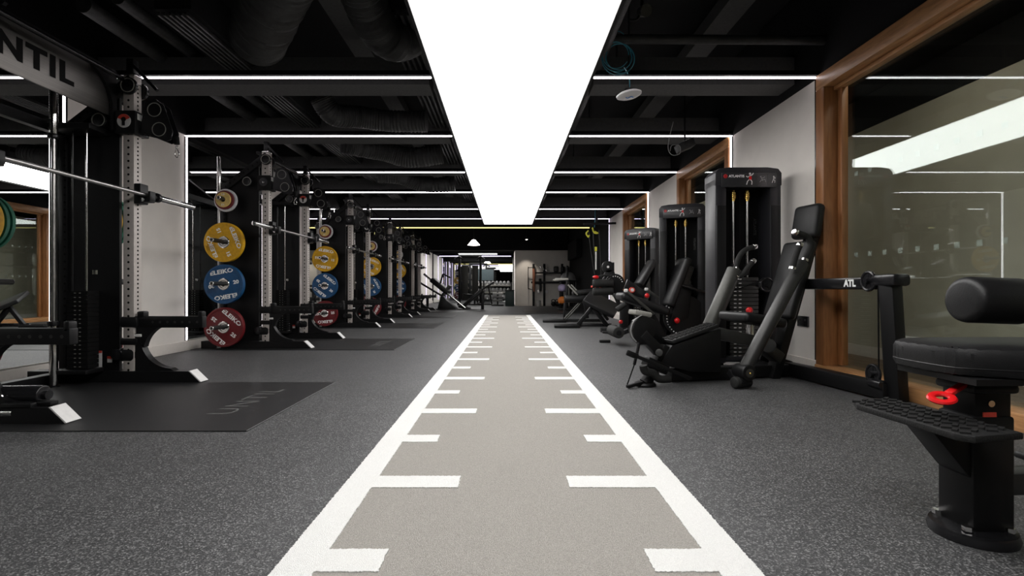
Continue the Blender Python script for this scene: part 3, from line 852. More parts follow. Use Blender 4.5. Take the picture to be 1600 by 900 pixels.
def tower(root, loc, rz, W, H, D=0.24, stack_h=0.72):
    """upright weight-stack cabinet as parts of root; its front faces local -y before rz"""
    T = Matrix.Translation(Vector(loc)) @ Matrix.Rotation(rz, 4, 'Z')
    hw = W / 2
    z0 = 0.05
    pw = 0.105 * W / 0.6
    for s in (-1, 1):
        b = B(T).box((s * (hw - pw / 2), 0, (z0 + H - 0.1) / 2), (pw, D, H - 0.1 - z0 + 0.02), 0.018)
        b.build('side_cover', 'shroud', root)
        B(T).box((s * (hw - pw * 0.5), -D / 2 - 0.002, (z0 + H - 0.30) / 2), (pw * 0.8, 0.012, H - 0.42), 0.004).build('cover_trim', 'black', root)
    prof = [(-hw, H - 0.16), (-hw, H - 0.05), (-hw + 0.03, H - 0.012), (-hw + 0.12, H), (hw - 0.12, H), (hw - 0.03, H - 0.012), (hw, H - 0.05), (hw, H - 0.16)]
    B(T).prism(prof, 'xz', -D / 2 - 0.004, D / 2, 0.006).build('top_cover', 'shroud', root)
    B(T).box((0, D / 2 - 0.015, (z0 + H) / 2), (W - 0.06, 0.02, H - z0 - 0.08)).build('back_cover', 'hole', root, smooth=False)
    B(T).box((0, 0, 0.075), (W - 0.01, D - 0.01, 0.05), 0.008).build('tower_base', 'shroud', root)
    for s in (-1, 1):
        B(T).box((s * (hw - 0.07), 0.03, 0.026), (0.07, D - 0.08, 0.05), 0.004).build('tower_foot', 'black', root)
    sg = B(T).box((0, -D / 2 - 0.010, H - 0.115), (W - 0.10, 0.012, 0.125), 0.004).build('sign_panel', 'signblack', root)
    yf = -D / 2 - 0.0168
    k = W / 0.6
    letters('ATLANTIS', 0.031 * k, 'lettering', 'text', sg, T @ axes((-0.115 * k, yf, H - 0.083), (1, 0, 0), (0, 0, 1)), weight=0.0008, depth=0.0004)
    q = B(T); q.ring((-0.215 * k, yf, H - 0.083), 0.014, 0.0035, 'y', 16, 5); q.cyl((-0.215 * k, yf, H - 0.083), (-0.215 * k, yf - 0.001, H - 0.083), 0.006, 8)
    q.build('round_emblem', 'red', sg)
    for i, (dx, sc, m) in enumerate(((0.005, 0.060, 'sticker'), (0.115, 0.040, 'hexgrey'), (0.215, 0.036, 'sticker'))):
        figure(T @ axes((dx * k, yf, H - 0.115), (1, 0, 0), (0, 0, 1)), sc, POSE[i]).build('pictogram', m, sg, smooth=False)
    B(T).box((0.008 * k, yf - 0.001, H - 0.098), (0.022, 0.002, 0.03), 0.0).build('pictogram_shirt', 'red', sg, smooth=False)
    for dx, dz, a, c in ((0.115, 0, 0.10, 0.10),):
        fr = B(T)
        for s in (-1, 1):
            fr.box((dx * k + s * a / 2, yf, H - 0.115), (0.002, 0.001, c)).box((dx * k, yf, H - 0.115 + s * c / 2), (a, 0.001, 0.002))
        fr.build('sign_frame', 'dgrey', sg, smooth=False)
    st = B(T); lb = B(T)
    n = int(stack_h / 0.036)
    for i in range(n):
        st.box((-0.015, 0.0, 0.10 + i * 0.036), (W * 0.44, 0.15, 0.033), 0.003, seg=1)
        for s in (-1, 1): lb.box((-0.015 + s * 0.022 - 0.06, -0.0765, 0.10 + i * 0.036), (0.022, 0.003, 0.008))
    s_ = stuff(st.build('weight_stack', 'dgrey', root))
    stuff(lb.build('stack_label', 'sticker', s_, smooth=False))
    for dx in (-0.085 * k, 0.045 * k):
        B(T).cyl((dx, 0, 0.09), (dx, 0, H - 0.19), 0.0125, 14).build('guide_rod', 'chrome', root)
        g = B(T)
        for i in range(4): g.cyl((dx, 0, H - 0.265 + i * 0.017), (dx, 0, H - 0.253 + i * 0.017), 0.030 - 0.003 * abs(i - 1.5), 16, bev=0.003)
        g.cyl((dx, 0, H - 0.28), (dx, 0, H - 0.18), 0.018, 12)
        g.build('rod_bushing', 'brass', root)
        B(T).cyl((dx, 0, 0.10 + n * 0.036), (dx, 0, 0.20 + n * 0.036), 0.024, 14).build('stack_collar', 'black', root)
    B(T).cyl((-0.02 * k, 0, stack_h), (-0.02 * k, 0, H - 0.16), 0.004, 8).build('cable', 'hole', root)
    vt = letters('ATLANTIS', 0.034, 'lettering', 'dgrey', root, T @ axes((hw - pw - 0.03, D / 2 - 0.028, H - 0.50), (0, 0, -1), (1, 0, 0)), weight=0.0008, depth=0.0004)

def wheel(b_parent, c, r, axis, w_=0.03, spokes=True, R=None):
    """cable pulley with rim and spokes"""
    c = Vector(c)
    b = B(R); b.ring(c, r * 0.86, r * 0.15, axis, 28, 8)
    d = {'x': Vector((1, 0, 0)), 'y': Vector((0, 1, 0)), 'z': Vector((0, 0, 1))}[axis]
    b.cyl(c - d * w_ / 2, c + d * w_ / 2, r * 0.28, 16)
    b.cyl(c - d * 0.003, c + d * 0.003, r * 0.85, 24)
    e = {'x': (Vector((0, 1, 0)), Vector((0, 0, 1))), 'y': (Vector((1, 0, 0)), Vector((0, 0, 1))), 'z': (Vector((1, 0, 0)), Vector((0, 1, 0)))}[axis]
    for i in range(5):
        a = 2 * PI * i / 5 + 0.3
        b.cyl(c, c + (e[0] * math.cos(a) + e[1] * math.sin(a)) * r * 0.85, r * 0.10, 6)
    return b.build('pulley_wheel', 'satin', b_parent)

# ------------------------------------------------------------------ machine A: nearest seated machine with levers
O, th = (1.59, 3.80), math.radians(13)
A = thing('lever_machine', 'large black seated lever machine with head pad and tall weight tower on the right', 'gym machine', (O[0], O[1], 0), th, 'weight machines along the right wall')
P = plane(O, th)
inv = (Matrix.Translation((O[0], O[1], 0)) @ Matrix.Rotation(th, 4, 'Z')).inverted()
def W(x, y, z): return inv @ Vector((x, y, z))
# tower (standing square to the room, turned back by -th inside the machine's frame)
tl = W(2.135, 4.52, 0)
tower(A, tl, -th, 0.585, 1.77)
# seat and back
hp = P(1262, 347); bp0, bp1 = P(1253, 384), P(1221, 492)
def pad_rot(p0, p1):
    d = (p1 - p0).normalized(); y = Vector((0, 1, 0)); n = y.cross(d)
    return Matrix((n, y, d)).transposed()
sp0, sp1 = P(1276, 330), P(1206, 592)
off = Vector((0.055, 0, 0))
B().bar(sp0 + off * 0.4, sp1, 0.075, 0.09, 0.008, up=(0, 1, 0)).build('back_post', 'black', A)
B().box(hp, (0.085, 0.25, 0.275), 0.035, pad_rot(P(1254, 374), P(1262, 320)), 4).build('head_pad', 'pad', A)
B().box((bp0 + bp1) / 2 - off * 0.4, (0.075, 0.29, (bp0 - bp1).length + 0.06), 0.03, pad_rot(bp1, bp0), 4).build('back_pad', 'pad', A)
q0, q1 = P(1143, 492), P(1206, 505)
B().box((q0 + q1) / 2, ((q1 - q0).length, 0.34, 0.075), 0.03, (0, math.radians(9), 0), 4).build('seat_pad', 'pad', A)
B().cyl(P(1172, 507), P(1172, 524), 0.028, 16).build('seat_post', 'chrome', A)
B().ball(P(1171, 485, 0.22), 0.028).cyl(P(1171, 485, 0.22), P(1171, 485, 0.17), 0.014, 10).build('adjust_knob', 'red', A)
B().bar(P(1112, 519), P(1182, 534), 0.10, 0.09, 0.008).bar(P(1182, 534), P(1216, 560), 0.10, 0.09, 0.008).build('seat_beam', 'dgrey', A)
B().cyl(P(1200, 540, -0.16), P(1200, 540, 0.16), 0.055, 20, bev=0.008).build('seat_hinge', 'dgrey', A)
# lever arms with handles
for v, a, b in ((-0.31, (1163, 579), (1253, 410)), (0.31, (1104, 522), (1148, 421))):
    p0, p1 = P(*a, v), P(*b, v)
    d = (p1 - p0).normalized()
    nr = 0.046 if v < 0 else 0.060
    arm = B().cyl(p0, p1, nr, 24, bev=0.006).build('lever_arm', 'dgrey' if v < 0 else 'graph', A)
    if v < 0:
        h1 = [P(1257, 407, v), P(1266, 385, v), P(1264, 373, v), P(1258, 368, v), P(1244, 363, v)]
        h2 = [P(1238, 420, v - 0.05), P(1243, 400, v - 0.05), P(1249, 384, v - 0.05)]
    else:
        h1 = [P(1150, 420, v), P(1153, 406, v), P(1160, 394, v), P(1170, 388, v), P(1178, 386, v)]
        h2 = [P(1150, 434, v - 0.05), P(1159, 430, v - 0.05), P(1167, 420, v - 0.05), P(1176, 409, v - 0.05)]
    for h in (h1, h2):
        gr = B().tube(h, 0.021, 14).build('hand_grip', 'foam', A)
        e = (h[-1] - h[-2]).normalized()
        B().cyl(h[-1] - e * 0.006, h[-1] + e * 0.022, 0.0235, 16, bev=0.004).build('grip_cap', 'chrome', gr)
        s_ = (h[1] - h[0]).normalized()
        B().cyl(h[0] - s_ * 0.004, h[0] + s_ * 0.012, 0.024, 16).build('grip_collar', 'chrome', gr)
pv = P(1162, 581, -0.31)
B().cyl(pv + Vector((0, -0.06, 0)), pv + Vector((0, 0.06, 0)), 0.056, 26, bev=0.008).build('lever_hinge', 'black', A)
B().cyl(pv + Vector((0, -0.066, 0)), pv + Vector((0, -0.05, 0)), 0.030, 20).build('hinge_cap', 'graph', A)
B().ball(pv + Vector((0, -0.066, 0)), 0.008).build('hinge_bolt', 'brass', A)
B().bar(pv, P(1160, 600, -0.31), 0.085, 0.075, 0.01).build('hinge_leg', 'black', A)
f0 = P(1160, 600, -0.31); f0.z = 0.052
B().cyl(f0 + Vector((-0.07, 0, -0.008)), f0 + Vector((0.07, 0.02, -0.008)), 0.040, 20, bev=0.012).build('floor_roller', 'foam', A)
B().bar(P(1141, 580, -0.2), P(1156, 600, -0.31), 0.05, 0.05, 0.01).build('hinge_stay', 'black', A)
# step box with tread
box = [P(1050, 540, -0.10), P(1127, 513.5, -0.10), P(1127, 581, -0.10), P(1079, 581, -0.10), P(1031, 569, -0.10)]
B().prism([(p.x, p.z) for p in box], 'xz', -0.10, 0.06, 0.006).build('step_box', 'black', A)
t0, t1 = P(1050, 537, -0.10), P(1123, 511, -0.10)
dr = (t1 - t0).normalized(); nr = Vector((-dr.z, 0, dr.x))
tb = B().bar(t0 + nr * 0.010 + Vector((0, 0.07, 0)), t1 + nr * 0.010 + Vector((0, 0.07, 0)), 0.16, 0.028, 0.008)
tr = tb.build('step_tread', 'tread', A)
rb = B()
n = 22
for i in range(n):
    c = t0.lerp(t1, (i + 0.7) / (n + 0.4)) + nr * 0.026
    rb.box(c + Vector((0, 0.03 + (i % 2) * 0.01, 0)), (0.010, 0.055, 0.007), 0, pad_rot(Vector((0, 0, 0)), dr)).box(c + Vector((0, 0.105 - (i % 2) * 0.01, 0)), (0.010, 0.055, 0.007), 0, pad_rot(Vector((0, 0, 0)), dr))
stuff(rb.build('tread_rib', 'tread', tr, smooth=False))
B().bar(P(1026, 571, -0.06), P(1040, 540, -0.06), 0.06, 0.06, 0.008).build('box_front_bracket', 'black', A)
# hinged toe plate at the front
cp = [P(1003, 492, -0.10), P(990, 501, -0.10), P(985, 515, -0.10), P(987, 527, -0.10), P(997, 538, -0.10), P(1012, 538, -0.10), P(1022, 519, -0.10), P(1020, 500, -0.10)]
B().prism([(p.x, p.z) for p in cp], 'xz', -0.13, -0.07, 0.004).build('swing_plate', 'black', A)
B().tube([P(1003, 492, -0.135), P(991, 501, -0.135), P(986, 514, -0.135), P(988, 526, -0.135), P(994, 534, -0.135)], 0.005, 6).build('plate_edge', 'hexgrey', A)
B().bar(P(1002, 521, -0.10), P(1030, 551, -0.10), 0.07, 0.07, 0.008).build('swing_link', 'black', A)
B().bar(P(1000, 507, -0.10), P(1036, 537, 0.02), 0.05, 0.05, 0.006).build('swing_stay', 'black', A)
B().cyl(P(1030, 551, -0.17), P(1030, 551, -0.05), 0.026, 18, bev=0.003).build('swing_bolt', 'dgrey', A)
B().bar(P(987, 487, -0.08), P(1013, 492, -0.08), 0.12, 0.035, 0.012).build('toe_pad', 'padgrey', A)
B().cyl(P(999, 535, -0.13), P(991, 570, -0.13), 0.011, 10).cyl(P(991, 570, -0.13), P(980, 601, -0.13), 0.005, 8).build('gas_strut', 'satin', A)
g1 = P(980, 602, -0.13); g1.z = 0.014
B().bar(g1, W(0.97, 3.56, 0.03), 0.03, 0.022, 0.004).build('strut_foot', 'black', A)
ft = W(1.0, 3.60, 0)
B().lathe([(0, 0), (0.075, 0), (0.078, 0.012), (0.070, 0.024), (0, 0.026)], 28, Matrix.Translation(ft)).build('foot_disc', 'black', A)
B().cyl(ft + Vector((0.0, 0, 0.02)), P(1022, 578, -0.06), 0.043, 18).build('front_leg', 'black', A)
B().tube([P(1005, 571, -0.14), P(1008, 580, -0.14), P(1020, 583, -0.14), P(1030, 592, -0.14), P(1046, 592, -0.14)], 0.028, 12).build('toe_roller', 'foam', A)
B().bar(P(983, 552, -0.2), P(1080, 592, -0.2), 0.02, 0.025, 0.004).build('release_bar', 'black', A)
B().box(P(988, 554, -0.2), (0.09, 0.02, 0.04), 0.008, (0, math.radians(22), 0)).build('release_grip', 'black', A)
B().bar(P(1008, 563, -0.06), P(1040, 578, -0.06), 0.09, 0.07, 0.01).build('front_bracket', 'black', A)
# floor frame
B().bar(W(1.22, 3.76, 0.055), W(2.36, 4.02, 0.055), 0.10, 0.09, 0.008).build('main_beam', 'black', A)
B().bar(W(2.20, 4.62, 0.06), W(2.38, 3.1, 0.06), 0.09, 0.10, 0.008).build('rear_beam', 'black', A)
B().bar(W(2.05, 4.05, 0.16), W(2.30, 4.05, 0.08), 0.07, 0.07, 0.008).build('seat_stay', 'black', A)
B().bar(W(2.42, 3.09, 0.0), W(2.375, 3.09, 0.74), 0.10, 0.09, 0.02).build('cable_post', 'black', A)
B().box(W(2.375, 3.09, 0.752), (0.11, 0.20, 0.075), 0.02, (0, 0, -th)).build('post_head', 'satin', A)
bmr = B().bar(W(2.37, 3.15, 0.735), W(2.37, 3.93, 0.735), 0.06, 0.082, 0.014).build('cable_beam', 'satin', A)
letters('ATL', 0.064, 'lettering', 'text', bmr, inv @ axes((2.3385, 3.40, 0.735), (0, -1, 0), (0, 0, 1)), weight=0.003, depth=0.0005)
Wm = Matrix.Rotation(-th, 4, 'Z')
for (x, y, z, r) in ((2.33, 3.21, 0.748, 0.068), (2.345, 3.19, 0.155, 0.066)):
    c = W(x, y, z)
    wheel(A, (0, 0, 0), r, 'x', 0.05, True, Matrix.Translation(c) @ Wm)
B().cyl(W(2.345, 3.148, 0.75), W(2.35, 3.148, 0.155), 0.0045, 8).build('cable', 'hole', A)
B().cyl(W(2.34, 3.2, 0.10), W(2.34, 3.10, 0.10), 0.03, 16, bev=0.006).build('wheel_mount', 'satin', A)
wc = W(2.22, 4.26, 0.735)
wheel(A, (0, 0, 0), 0.065, 'y', 0.04, True, Matrix.Translation(wc) @ Wm)
B().cyl(W(1.93, 4.25, 0.68), W(2.20, 4.25, 0.78), 0.005, 8).build('cable', 'hole', A)
B().cyl(W(2.22, 4.26, 0.735), W(2.22, 4.42, 0.735), 0.02, 10).build('wheel_axle', 'black', A)

# ------------------------------------------------------------------ machine B: leg extension in the middle distance
O, th = (1.70, 6.35), 0.0
Bm = thing('leg_extension_machine', 'black leg extension seat with red knobs before the second weight tower', 'gym machine', (O[0], O[1], 0), th, 'weight machines along the right wall')
P = plane(O, th)
tower(Bm, (2.275 - O[0], 6.46 - O[1], 0), math.radians(-20), 0.56, 1.78, 0.2)
bp0, bp1 = P(1070, 404), P(1042, 478)
B().box((bp0 + bp1) / 2, (0.09, 0.36, (bp0 - bp1).length), 0.035, pad_rot(bp1, bp0), 4).build('back_pad', 'pad', Bm)
B().bar(bp0 + Vector((0.08, 0, -0.1)), bp1 + Vector((0.09, 0, -0.12)), 0.08, 0.06, 0.01, up=(0, 1, 0)).build('back_frame', 'dgrey', Bm)
B().tube([P(1062, 445, -0.15), P(1080, 450, -0.15), P(1106, 458, -0.15)], 0.018, 10).build('side_handle', 'satin', Bm)
q0, q1 = P(966, 461), P(1040, 487)
d = q1 - q0
B().box((q0 + q1) / 2, (d.length, 0.40, 0.10), 0.045, (0, math.atan2(-d.z, d.x), 0), 4).build('seat_pad', 'pad', Bm)
B().prism([(p.x, p.z) for p in (P(978, 452, 0.1), P(984, 436, 0.1), P(1014, 456, 0.1), P(1010, 466, 0.1), P(990, 458, 0.1))], 'xz', 0.22, 0.25, 0.003).build('dial_plate', 'satin', Bm)
for a, b, v in (((978, 454), (1022, 491), -0.24), ((1010, 452), (1040, 474), 0.24)):
    B().bar(P(*a, v), P(*b, v), 0.035, 0.03, 0.006).build('seat_rail', 'graph', Bm)
    B().box(P(*a, v), (0.045, 0.04, 0.04), 0.01).build('rail_end', 'sticker', Bm)
for px, py, v, rr in ((1011, 462, -0.2, 0.03), (1058, 501, -0.15, 0.036), (970, 503, 0.0, 0.026)):
    B().ball(P(px, py, v), rr, (1, 0.8, 1)).build('adjust_knob', 'red', Bm)
kn = P(987, 453, 0.18)
B().cyl(kn, kn + Vector((0, -0.03, 0)), 0.036, 20).build('dial_ring', 'stickred', Bm)
B().cyl(kn + Vector((0, -0.028, 0)), kn + Vector((0, -0.033, 0)), 0.022, 16).build('dial_face', 'plastic', Bm)
B().bar(P(1008, 480), P(1034, 528), 0.12, 0.10, 0.01, up=(0, 1, 0)).build('seat_column', 'black', Bm)
B().box(P(1030, 531) + Vector((0.05, 0, 0)), (0.6, 0.12, 0.08), 0.01).build('base_beam', 'black', Bm)
e = P(1040, 530); B().box((e.x - 0.1, 0.1, 0.035), (0.10, 0.85, 0.07), 0.01).build('cross_foot', 'black', Bm)
# cam with dots
cc = P(1070, 495, -0.05)
B().cyl(cc + Vector((0, -0.02, 0)), cc + Vector((0, 0.02, 0)), 0.27, 40, bev=0.004).build('cam_plate', 'black', Bm)
dd = B()
for i in range(14):
    a = math.radians(150 + i * 9); dd.ball(cc + Vector((0.235 * math.cos(a), -0.022, 0.235 * math.sin(a))), 0.009, n=6)
stuff(dd.build('cam_dot', 'sticker', Bm))
B().prism([(cc.x - 0.22, cc.z - 0.1), (cc.x - 0.05, cc.z + 0.42), (cc.x + 0.08, cc.z + 0.40), (cc.x + 0.02, cc.z - 0.02)], 'xz', -0.10, -0.06, 0.006).build('cam_arm', 'black', Bm)
# shin roller on a lever
rl = P(967, 520, -0.3)
B().cyl(rl + Vector((0, 0.0, 0)), rl + Vector((0, 0.42, 0)), 0.070, 26, bev=0.014).build('shin_roller', 'foam', Bm)
B().cyl(rl + Vector((0, -0.008, 0)), rl + Vector((0, 0.01, 0)), 0.03, 16).build('roller_cap', 'satin', Bm)
B().bar(P(972, 520, 0.05), P(1008, 506, 0.05), 0.06, 0.06, 0.008).bar(P(1008, 506, 0.05), P(1003, 478, 0.05), 0.06, 0.06, 0.008).build('shin_lever', 'satin', Bm)
B().cyl(P(984, 512, -0.28), P(984, 512, 0.05), 0.028, 14).build('lever_axle', 'black', Bm)
lr = P(975, 478, -0.2); B().cyl(lr + Vector((-0.09, 0, -0.05)), lr + Vector((0.02, 0, 0.03)), 0.035, 16, bev=0.01).build('thigh_roller', 'foam', Bm)
B().bar(P(941, 519, 0.1), P(975, 522, 0.1), 0.05, 0.03, 0.008).build('foot_peg', 'black', Bm)
fp = P(945, 525, 0.12); B().box((fp.x, 0.12, 0.02), (0.14, 0.06, 0.035), 0.008).build('front_foot', 'black', Bm)

# ------------------------------------------------------------------ machine C: seated curl behind it
O, th = (1.95, 8.0), 0.0
Cm = thing('leg_curl_machine', 'black seated curl machine with dotted cam before the smallest weight tower', 'gym machine', (O[0], O[1], 0), th, 'weight machines along the right wall')
P = plane(O, th)
tower(Cm, (2.25 - O[0], 8.2 - O[1], 0), math.radians(-44), 0.56, 1.68)
bp0, bp1 = P(1020, 407), P(997, 446)
B().box((bp0 + bp1) / 2, (0.09, 0.34, (bp0 - bp1).length), 0.035, pad_rot(bp1, bp0), 4).build('back_pad', 'pad', Cm)
B().bar(bp0 + Vector((0.09, 0, -0.06)), bp1 + Vector((0.10, 0, -0.22)), 0.12, 0.05, 0.01, up=(0, 1, 0)).build('back_frame', 'graph', Cm)
s0, s1 = P(962, 462), P(1000, 458)
B().box((s0 + s1) / 2, (0.45, 0.36, 0.09), 0.04, seg=4).build('seat_pad', 'pad', Cm)
cc = P(961, 443, -0.1)
B().cyl(cc, cc + Vector((0, 0.03, 0)), 0.155, 36, bev=0.004).build('cam_plate', 'black', Cm)
dd = B()
for i in range(8):
    a = math.radians(15 + i * 18); dd.ball(cc + Vector((0.115 * math.cos(a), -0.003, 0.115 * math.sin(a))), 0.010, n=6)
stuff(dd.build('cam_dot', 'sticker', Cm))
B().bar(P(945, 445, -0.05), P(1000, 470, -0.05), 0.06, 0.08, 0.01).build('lever_beam', 'satin', Cm)
for dz in (0, -0.13):
    r0, r1 = P(926, 443, -0.15), P(958, 442, -0.15)
    B().cyl(r0 + Vector((0, 0, dz)), r1 + Vector((0, 0, dz)), 0.062, 22, bev=0.02).build('leg_roller', 'foam', Cm)
B().tube([P(935, 432, -0.2), P(945, 430, -0.2), P(955, 432, -0.2), P(952, 437, -0.2)], 0.012, 8).build('grip', 'foam', Cm)
B().ball(P(931, 433, -0.2), 0.035, (1.5, 1, 0.8)).build('adjust_knob', 'red', Cm)
for px, py in ((925, 448), (930, 451), (938, 449)):
    B().ball(P(px, py, -0.05), 0.018).build('small_knob', 'stickred', Cm)
c_ = P(975, 470); B().box((c_.x, 0, 0.24), (0.12, 0.12, 0.48), 0.01).box((c_.x, 0, 0.04), (0.75, 0.14, 0.08), 0.01).build('base_column', 'black', Cm)
B().ball(P(963, 430, 0.05) + Vector((0.5, 0, 0)), 0.05).build('counterweight', 'satin', Cm)
w1 = P(950, 417, 0.2)
for i, (dx, dz, r) in enumerate(((0, 0, 0.10), (0.03, -0.13, 0.09), (-0.02, -0.22, 0.07))):
    B().cyl(w1 + Vector((dx, 0, dz)), w1 + Vector((dx, 0.05, dz)), r, 26, bev=0.008).build('lever_weight', 'pad', Cm)
B().cyl(w1 + Vector((0, -0.006, 0)), w1 + Vector((0, 0.01, 0)), 0.02, 12).build('weight_cap', 'sticker', Cm)
pc = P(958, 427, 0.3); B().box((pc.x, 0.3, pc.z + 0.02), (0.035, 0.03, 0.32), 0.004).build('perforated_post', 'black', Cm)
B().bar((w1.x, 0.2, w1.z - 0.2), (c_.x, 0.05, 0.3), 0.06, 0.06, 0.01).build('weight_arm', 'black', Cm)

# ------------------------------------------------------------------ prone bench and back extension bench
O = (1.45, 9.0)
Db = thing('prone_bench', 'black sloped prone bench with twin floor feet beyond the leg extension machine', 'bench', (O[0], O[1], 0), 0, 'benches on the right side')
P = plane(O, 0.0)
a0, a1 = P(918, 464, 0), P(962, 486, 0)
d = a1 - a0
B().box((a0 + a1) / 2, (d.length + 0.04, 0.52, 0.075), 0.018, (0.38, math.atan2(-d.z, d.x), -0.28), 3).build('bench_pad', 'pad', Db)
B().bar(P(903, 508, -0.1), P(926, 479, -0.1), 0.06, 0.07, 0.008).build('front_strut', 'black', Db)
B().bar(P(924, 478, -0.1), P(948, 508, -0.1), 0.06, 0.07, 0.008).build('rear_strut', 'black', Db)
B().bar(P(936, 480, 0.0), P(950, 500, 0.0), 0.05, 0.05, 0.008).build('middle_strut', 'graph', Db)
for v in (-0.14, 0.14):
    x0, x1 = P(866, 510, v).x, P(906, 510, v).x
    B().box(((x0 + x1) / 2, v, 0.03), (x1 - x0, 0.09, 0.055), 0.012).build('foot_bar', 'black', Db)
x0, x1 = P(905, 510, 0).x, P(955, 510, 0).x
B().box(((x0 + x1) / 2, 0, 0.045), (x1 - x0, 0.08, 0.06), 0.008).build('base_beam', 'satin', Db)
B().box((x1, 0, 0.03), (0.10, 0.5, 0.055), 0.008).build('rear_foot', 'black', Db)

O = (1.2, 10.4)
Eb = thing('back_extension_bench', 'black back extension bench with long hip roller and grey handles', 'bench', (O[0], O[1], 0), 0, 'benches on the right side')
P = plane(O, 0.0)
r0, r1 = P(882, 467, -0.05), P(917, 467, -0.05)
B().cyl(r0, r1, 0.078, 26, bev=0.02).build('hip_roller', 'pad', Eb)
B().cyl(r0 + Vector((-0.006, 0, 0)), r0 + Vector((0.01, 0, 0)), 0.045, 20).build('roller_cap', 'dgrey', Eb)
B().bar(P(881.5, 500, 0), P(882.5, 473, 0), 0.045, 0.045, 0.006).bar(P(885, 466, 0), P(887, 438, 0), 0.045, 0.045, 0.006).build('front_post', 'black', Eb)
B().bar(P(864, 437.5, -0.06), P(888, 436.5, -0.06), 0.06, 0.035, 0.01).bar(P(867, 435.8, 0.1), P(888, 435.6, 0.1), 0.06, 0.03, 0.01).build('top_handle', 'padgrey', Eb)
for v in (-0.10, 0.10):
    B().cyl(P(884 + v * 20, 498, v), P(906 + v * 20, 474, v), 0.018, 10).build('support_rod', 'graph', Eb)
    B().bar(P(890 + v * 25, 445, v), P(905 + v * 25, 461, v), 0.045, 0.03, 0.006).build('ankle_rail', 'padgrey', Eb)
    x0, x1 = P(848, 502, v).x, P(885, 502, v).x
    B().box(((x0 + x1) / 2, v, 0.03), (x1 - x0, 0.08, 0.055), 0.012).build('foot_bar', 'black', Eb)
pp = P(910, 457, 0.1)
B().box(pp, (0.42, 0.34, 0.11), 0.045, (0, math.radians(-6), 0), 4).build('hip_pad', 'pad', Eb)
x0, x1 = P(884, 500, 0).x, P(940, 500, 0).x
B().box(((x0 + x1) / 2, 0, 0.04), (x1 - x0, 0.07, 0.06), 0.008).build('base_beam', 'black', Eb)
B().bar(P(918, 497, 0), P(912, 466, 0), 0.06, 0.06, 0.008).build('rear_post', 'black', Eb)
lp = B().box(at(905, 496.5, 10.9) * 1.0, (1.0, 0.10, 0.012), 0.002)
o = lp.build('wooden_board', 'woodh'); o.location = (0, 0, 0)
o.data.transform(Matrix.Translation((0, 0, 0.008 - at(905, 496.5, 10.9).z)))
tag(o, 'thin wooden board lying on the floor behind the back extension bench', 'board')

# ------------------------------------------------------------------ foreground seat station, right
Fy = 1.42
S = thing('pulldown_seat', 'large black padded seat with thigh roller, red lever and tread plate in the right foreground', 'gym machine', (1.325, Fy, 0), 0, 'weight machines along the right wall')
Q = plane((1.30, Fy), 0.0)
B().lathe([(0, 0), (0.098, 0), (0.101, 0.012), (0.096, 0.030), (0.075, 0.036), (0, 0.036)], 40, Matrix.Translation((0.0, 0, 0))).build('foot_disc', 'satin', S)
for a in (40, 130, 220, 310):
    c = Vector((0.076 * math.cos(math.radians(a)), 0.076 * math.sin(math.radians(a)), 0.036))
    B().cyl(c, c + Vector((0, 0, 0.012)), 0.013, 6).build('foot_bolt', 'chrome', S)
B().box((0.008, 0, 0.19), (0.115, 0.115, 0.32), 0.008).build('seat_column', 'black', S)
B().box((0.010, 0, 0.385), (0.100, 0.105, 0.09), 0.006).box((0.010, 0, 0.425), (0.128, 0.128, 0.026), 0.010).build('column_sleeve', 'black', S)
B().cyl((0.018, 0, 0.43), (0.018, 0, 0.475), 0.040, 20).build('seat_post', 'chrome', S)
B().cyl((0.002, -0.0525, 0.385), (0.002, -0.056, 0.385), 0.009, 16).build('lock_button', 'chrome', S)
B().box((-0.002, -0.0535, 0.355), (0.036, 0.003, 0.013)).build('red_tag', 'stickred', S)
B().bar((-0.05, -0.03, 0.434), (-0.115, -0.052, 0.411), 0.022, 0.012, 0.004).bar((-0.015, 0.0, 0.452), (-0.05, -0.03, 0.434), 0.026, 0.016, 0.004).build('lever_arm', 'red', S)
q = B(Matrix.Translation((-0.138, -0.06, 0.402)) @ Matrix.Rotation(math.radians(-10), 4, 'Y') @ Matrix.Rotation(math.radians(18), 4, 'X') @ Matrix.Diagonal((1.0, 0.9, 0.6, 1)))
q.ring((0, 0, 0), 0.024, 0.011, 'z', 24, 8); q.build('lever_ring', 'red', S)
# seat pad: rounded slab running off to the right
outline = [(-0.16, -0.10), (-0.185, -0.05), (-0.185, 0.12), (-0.15, 0.17), (0.05, 0.20), (0.45, 0.20), (0.45, -0.20), (0.10, -0.20)]
sm = []
for i in range(len(outline)):
    p0, p1, p2 = Vector(outline[i - 1]), Vector(outline[i]), Vector(outline[(i + 1) % len(outline)])
    for t in (0.0, 0.25, 0.5, 0.75):
        a_, b_ = (p0 + p1) / 2, (p1 + p2) / 2
        sm.append((Vector((0.055, 0)) + (1 - t) ** 2 * a_ + 2 * t * (1 - t) * p1 + t * t * b_)[:])
B().prism(sm, 'xy', 0.462, 0.545, 0.020).build('seat_pad', 'pad', S)
q = B(); q.tube([(x * 0.995, y * 0.995, 0.487) for x, y in sm] + [(sm[0][0] * 0.995, sm[0][1] * 0.995, 0.487)], 0.0022, 6, smooth=False); q.build('pad_seam', 'pad', S)
B().box((0.12, 0, 0.456), (0.46, 0.26, 0.016)).build('seat_board', 'black', S)
r0, r1 = Vector((0.015, 0.05, 0.668)), Vector((0.195, 0.05, 0.662))
B().cyl(r0, r1, 0.068, 40, bev=0.02).build('thigh_roller', 'pad', S)
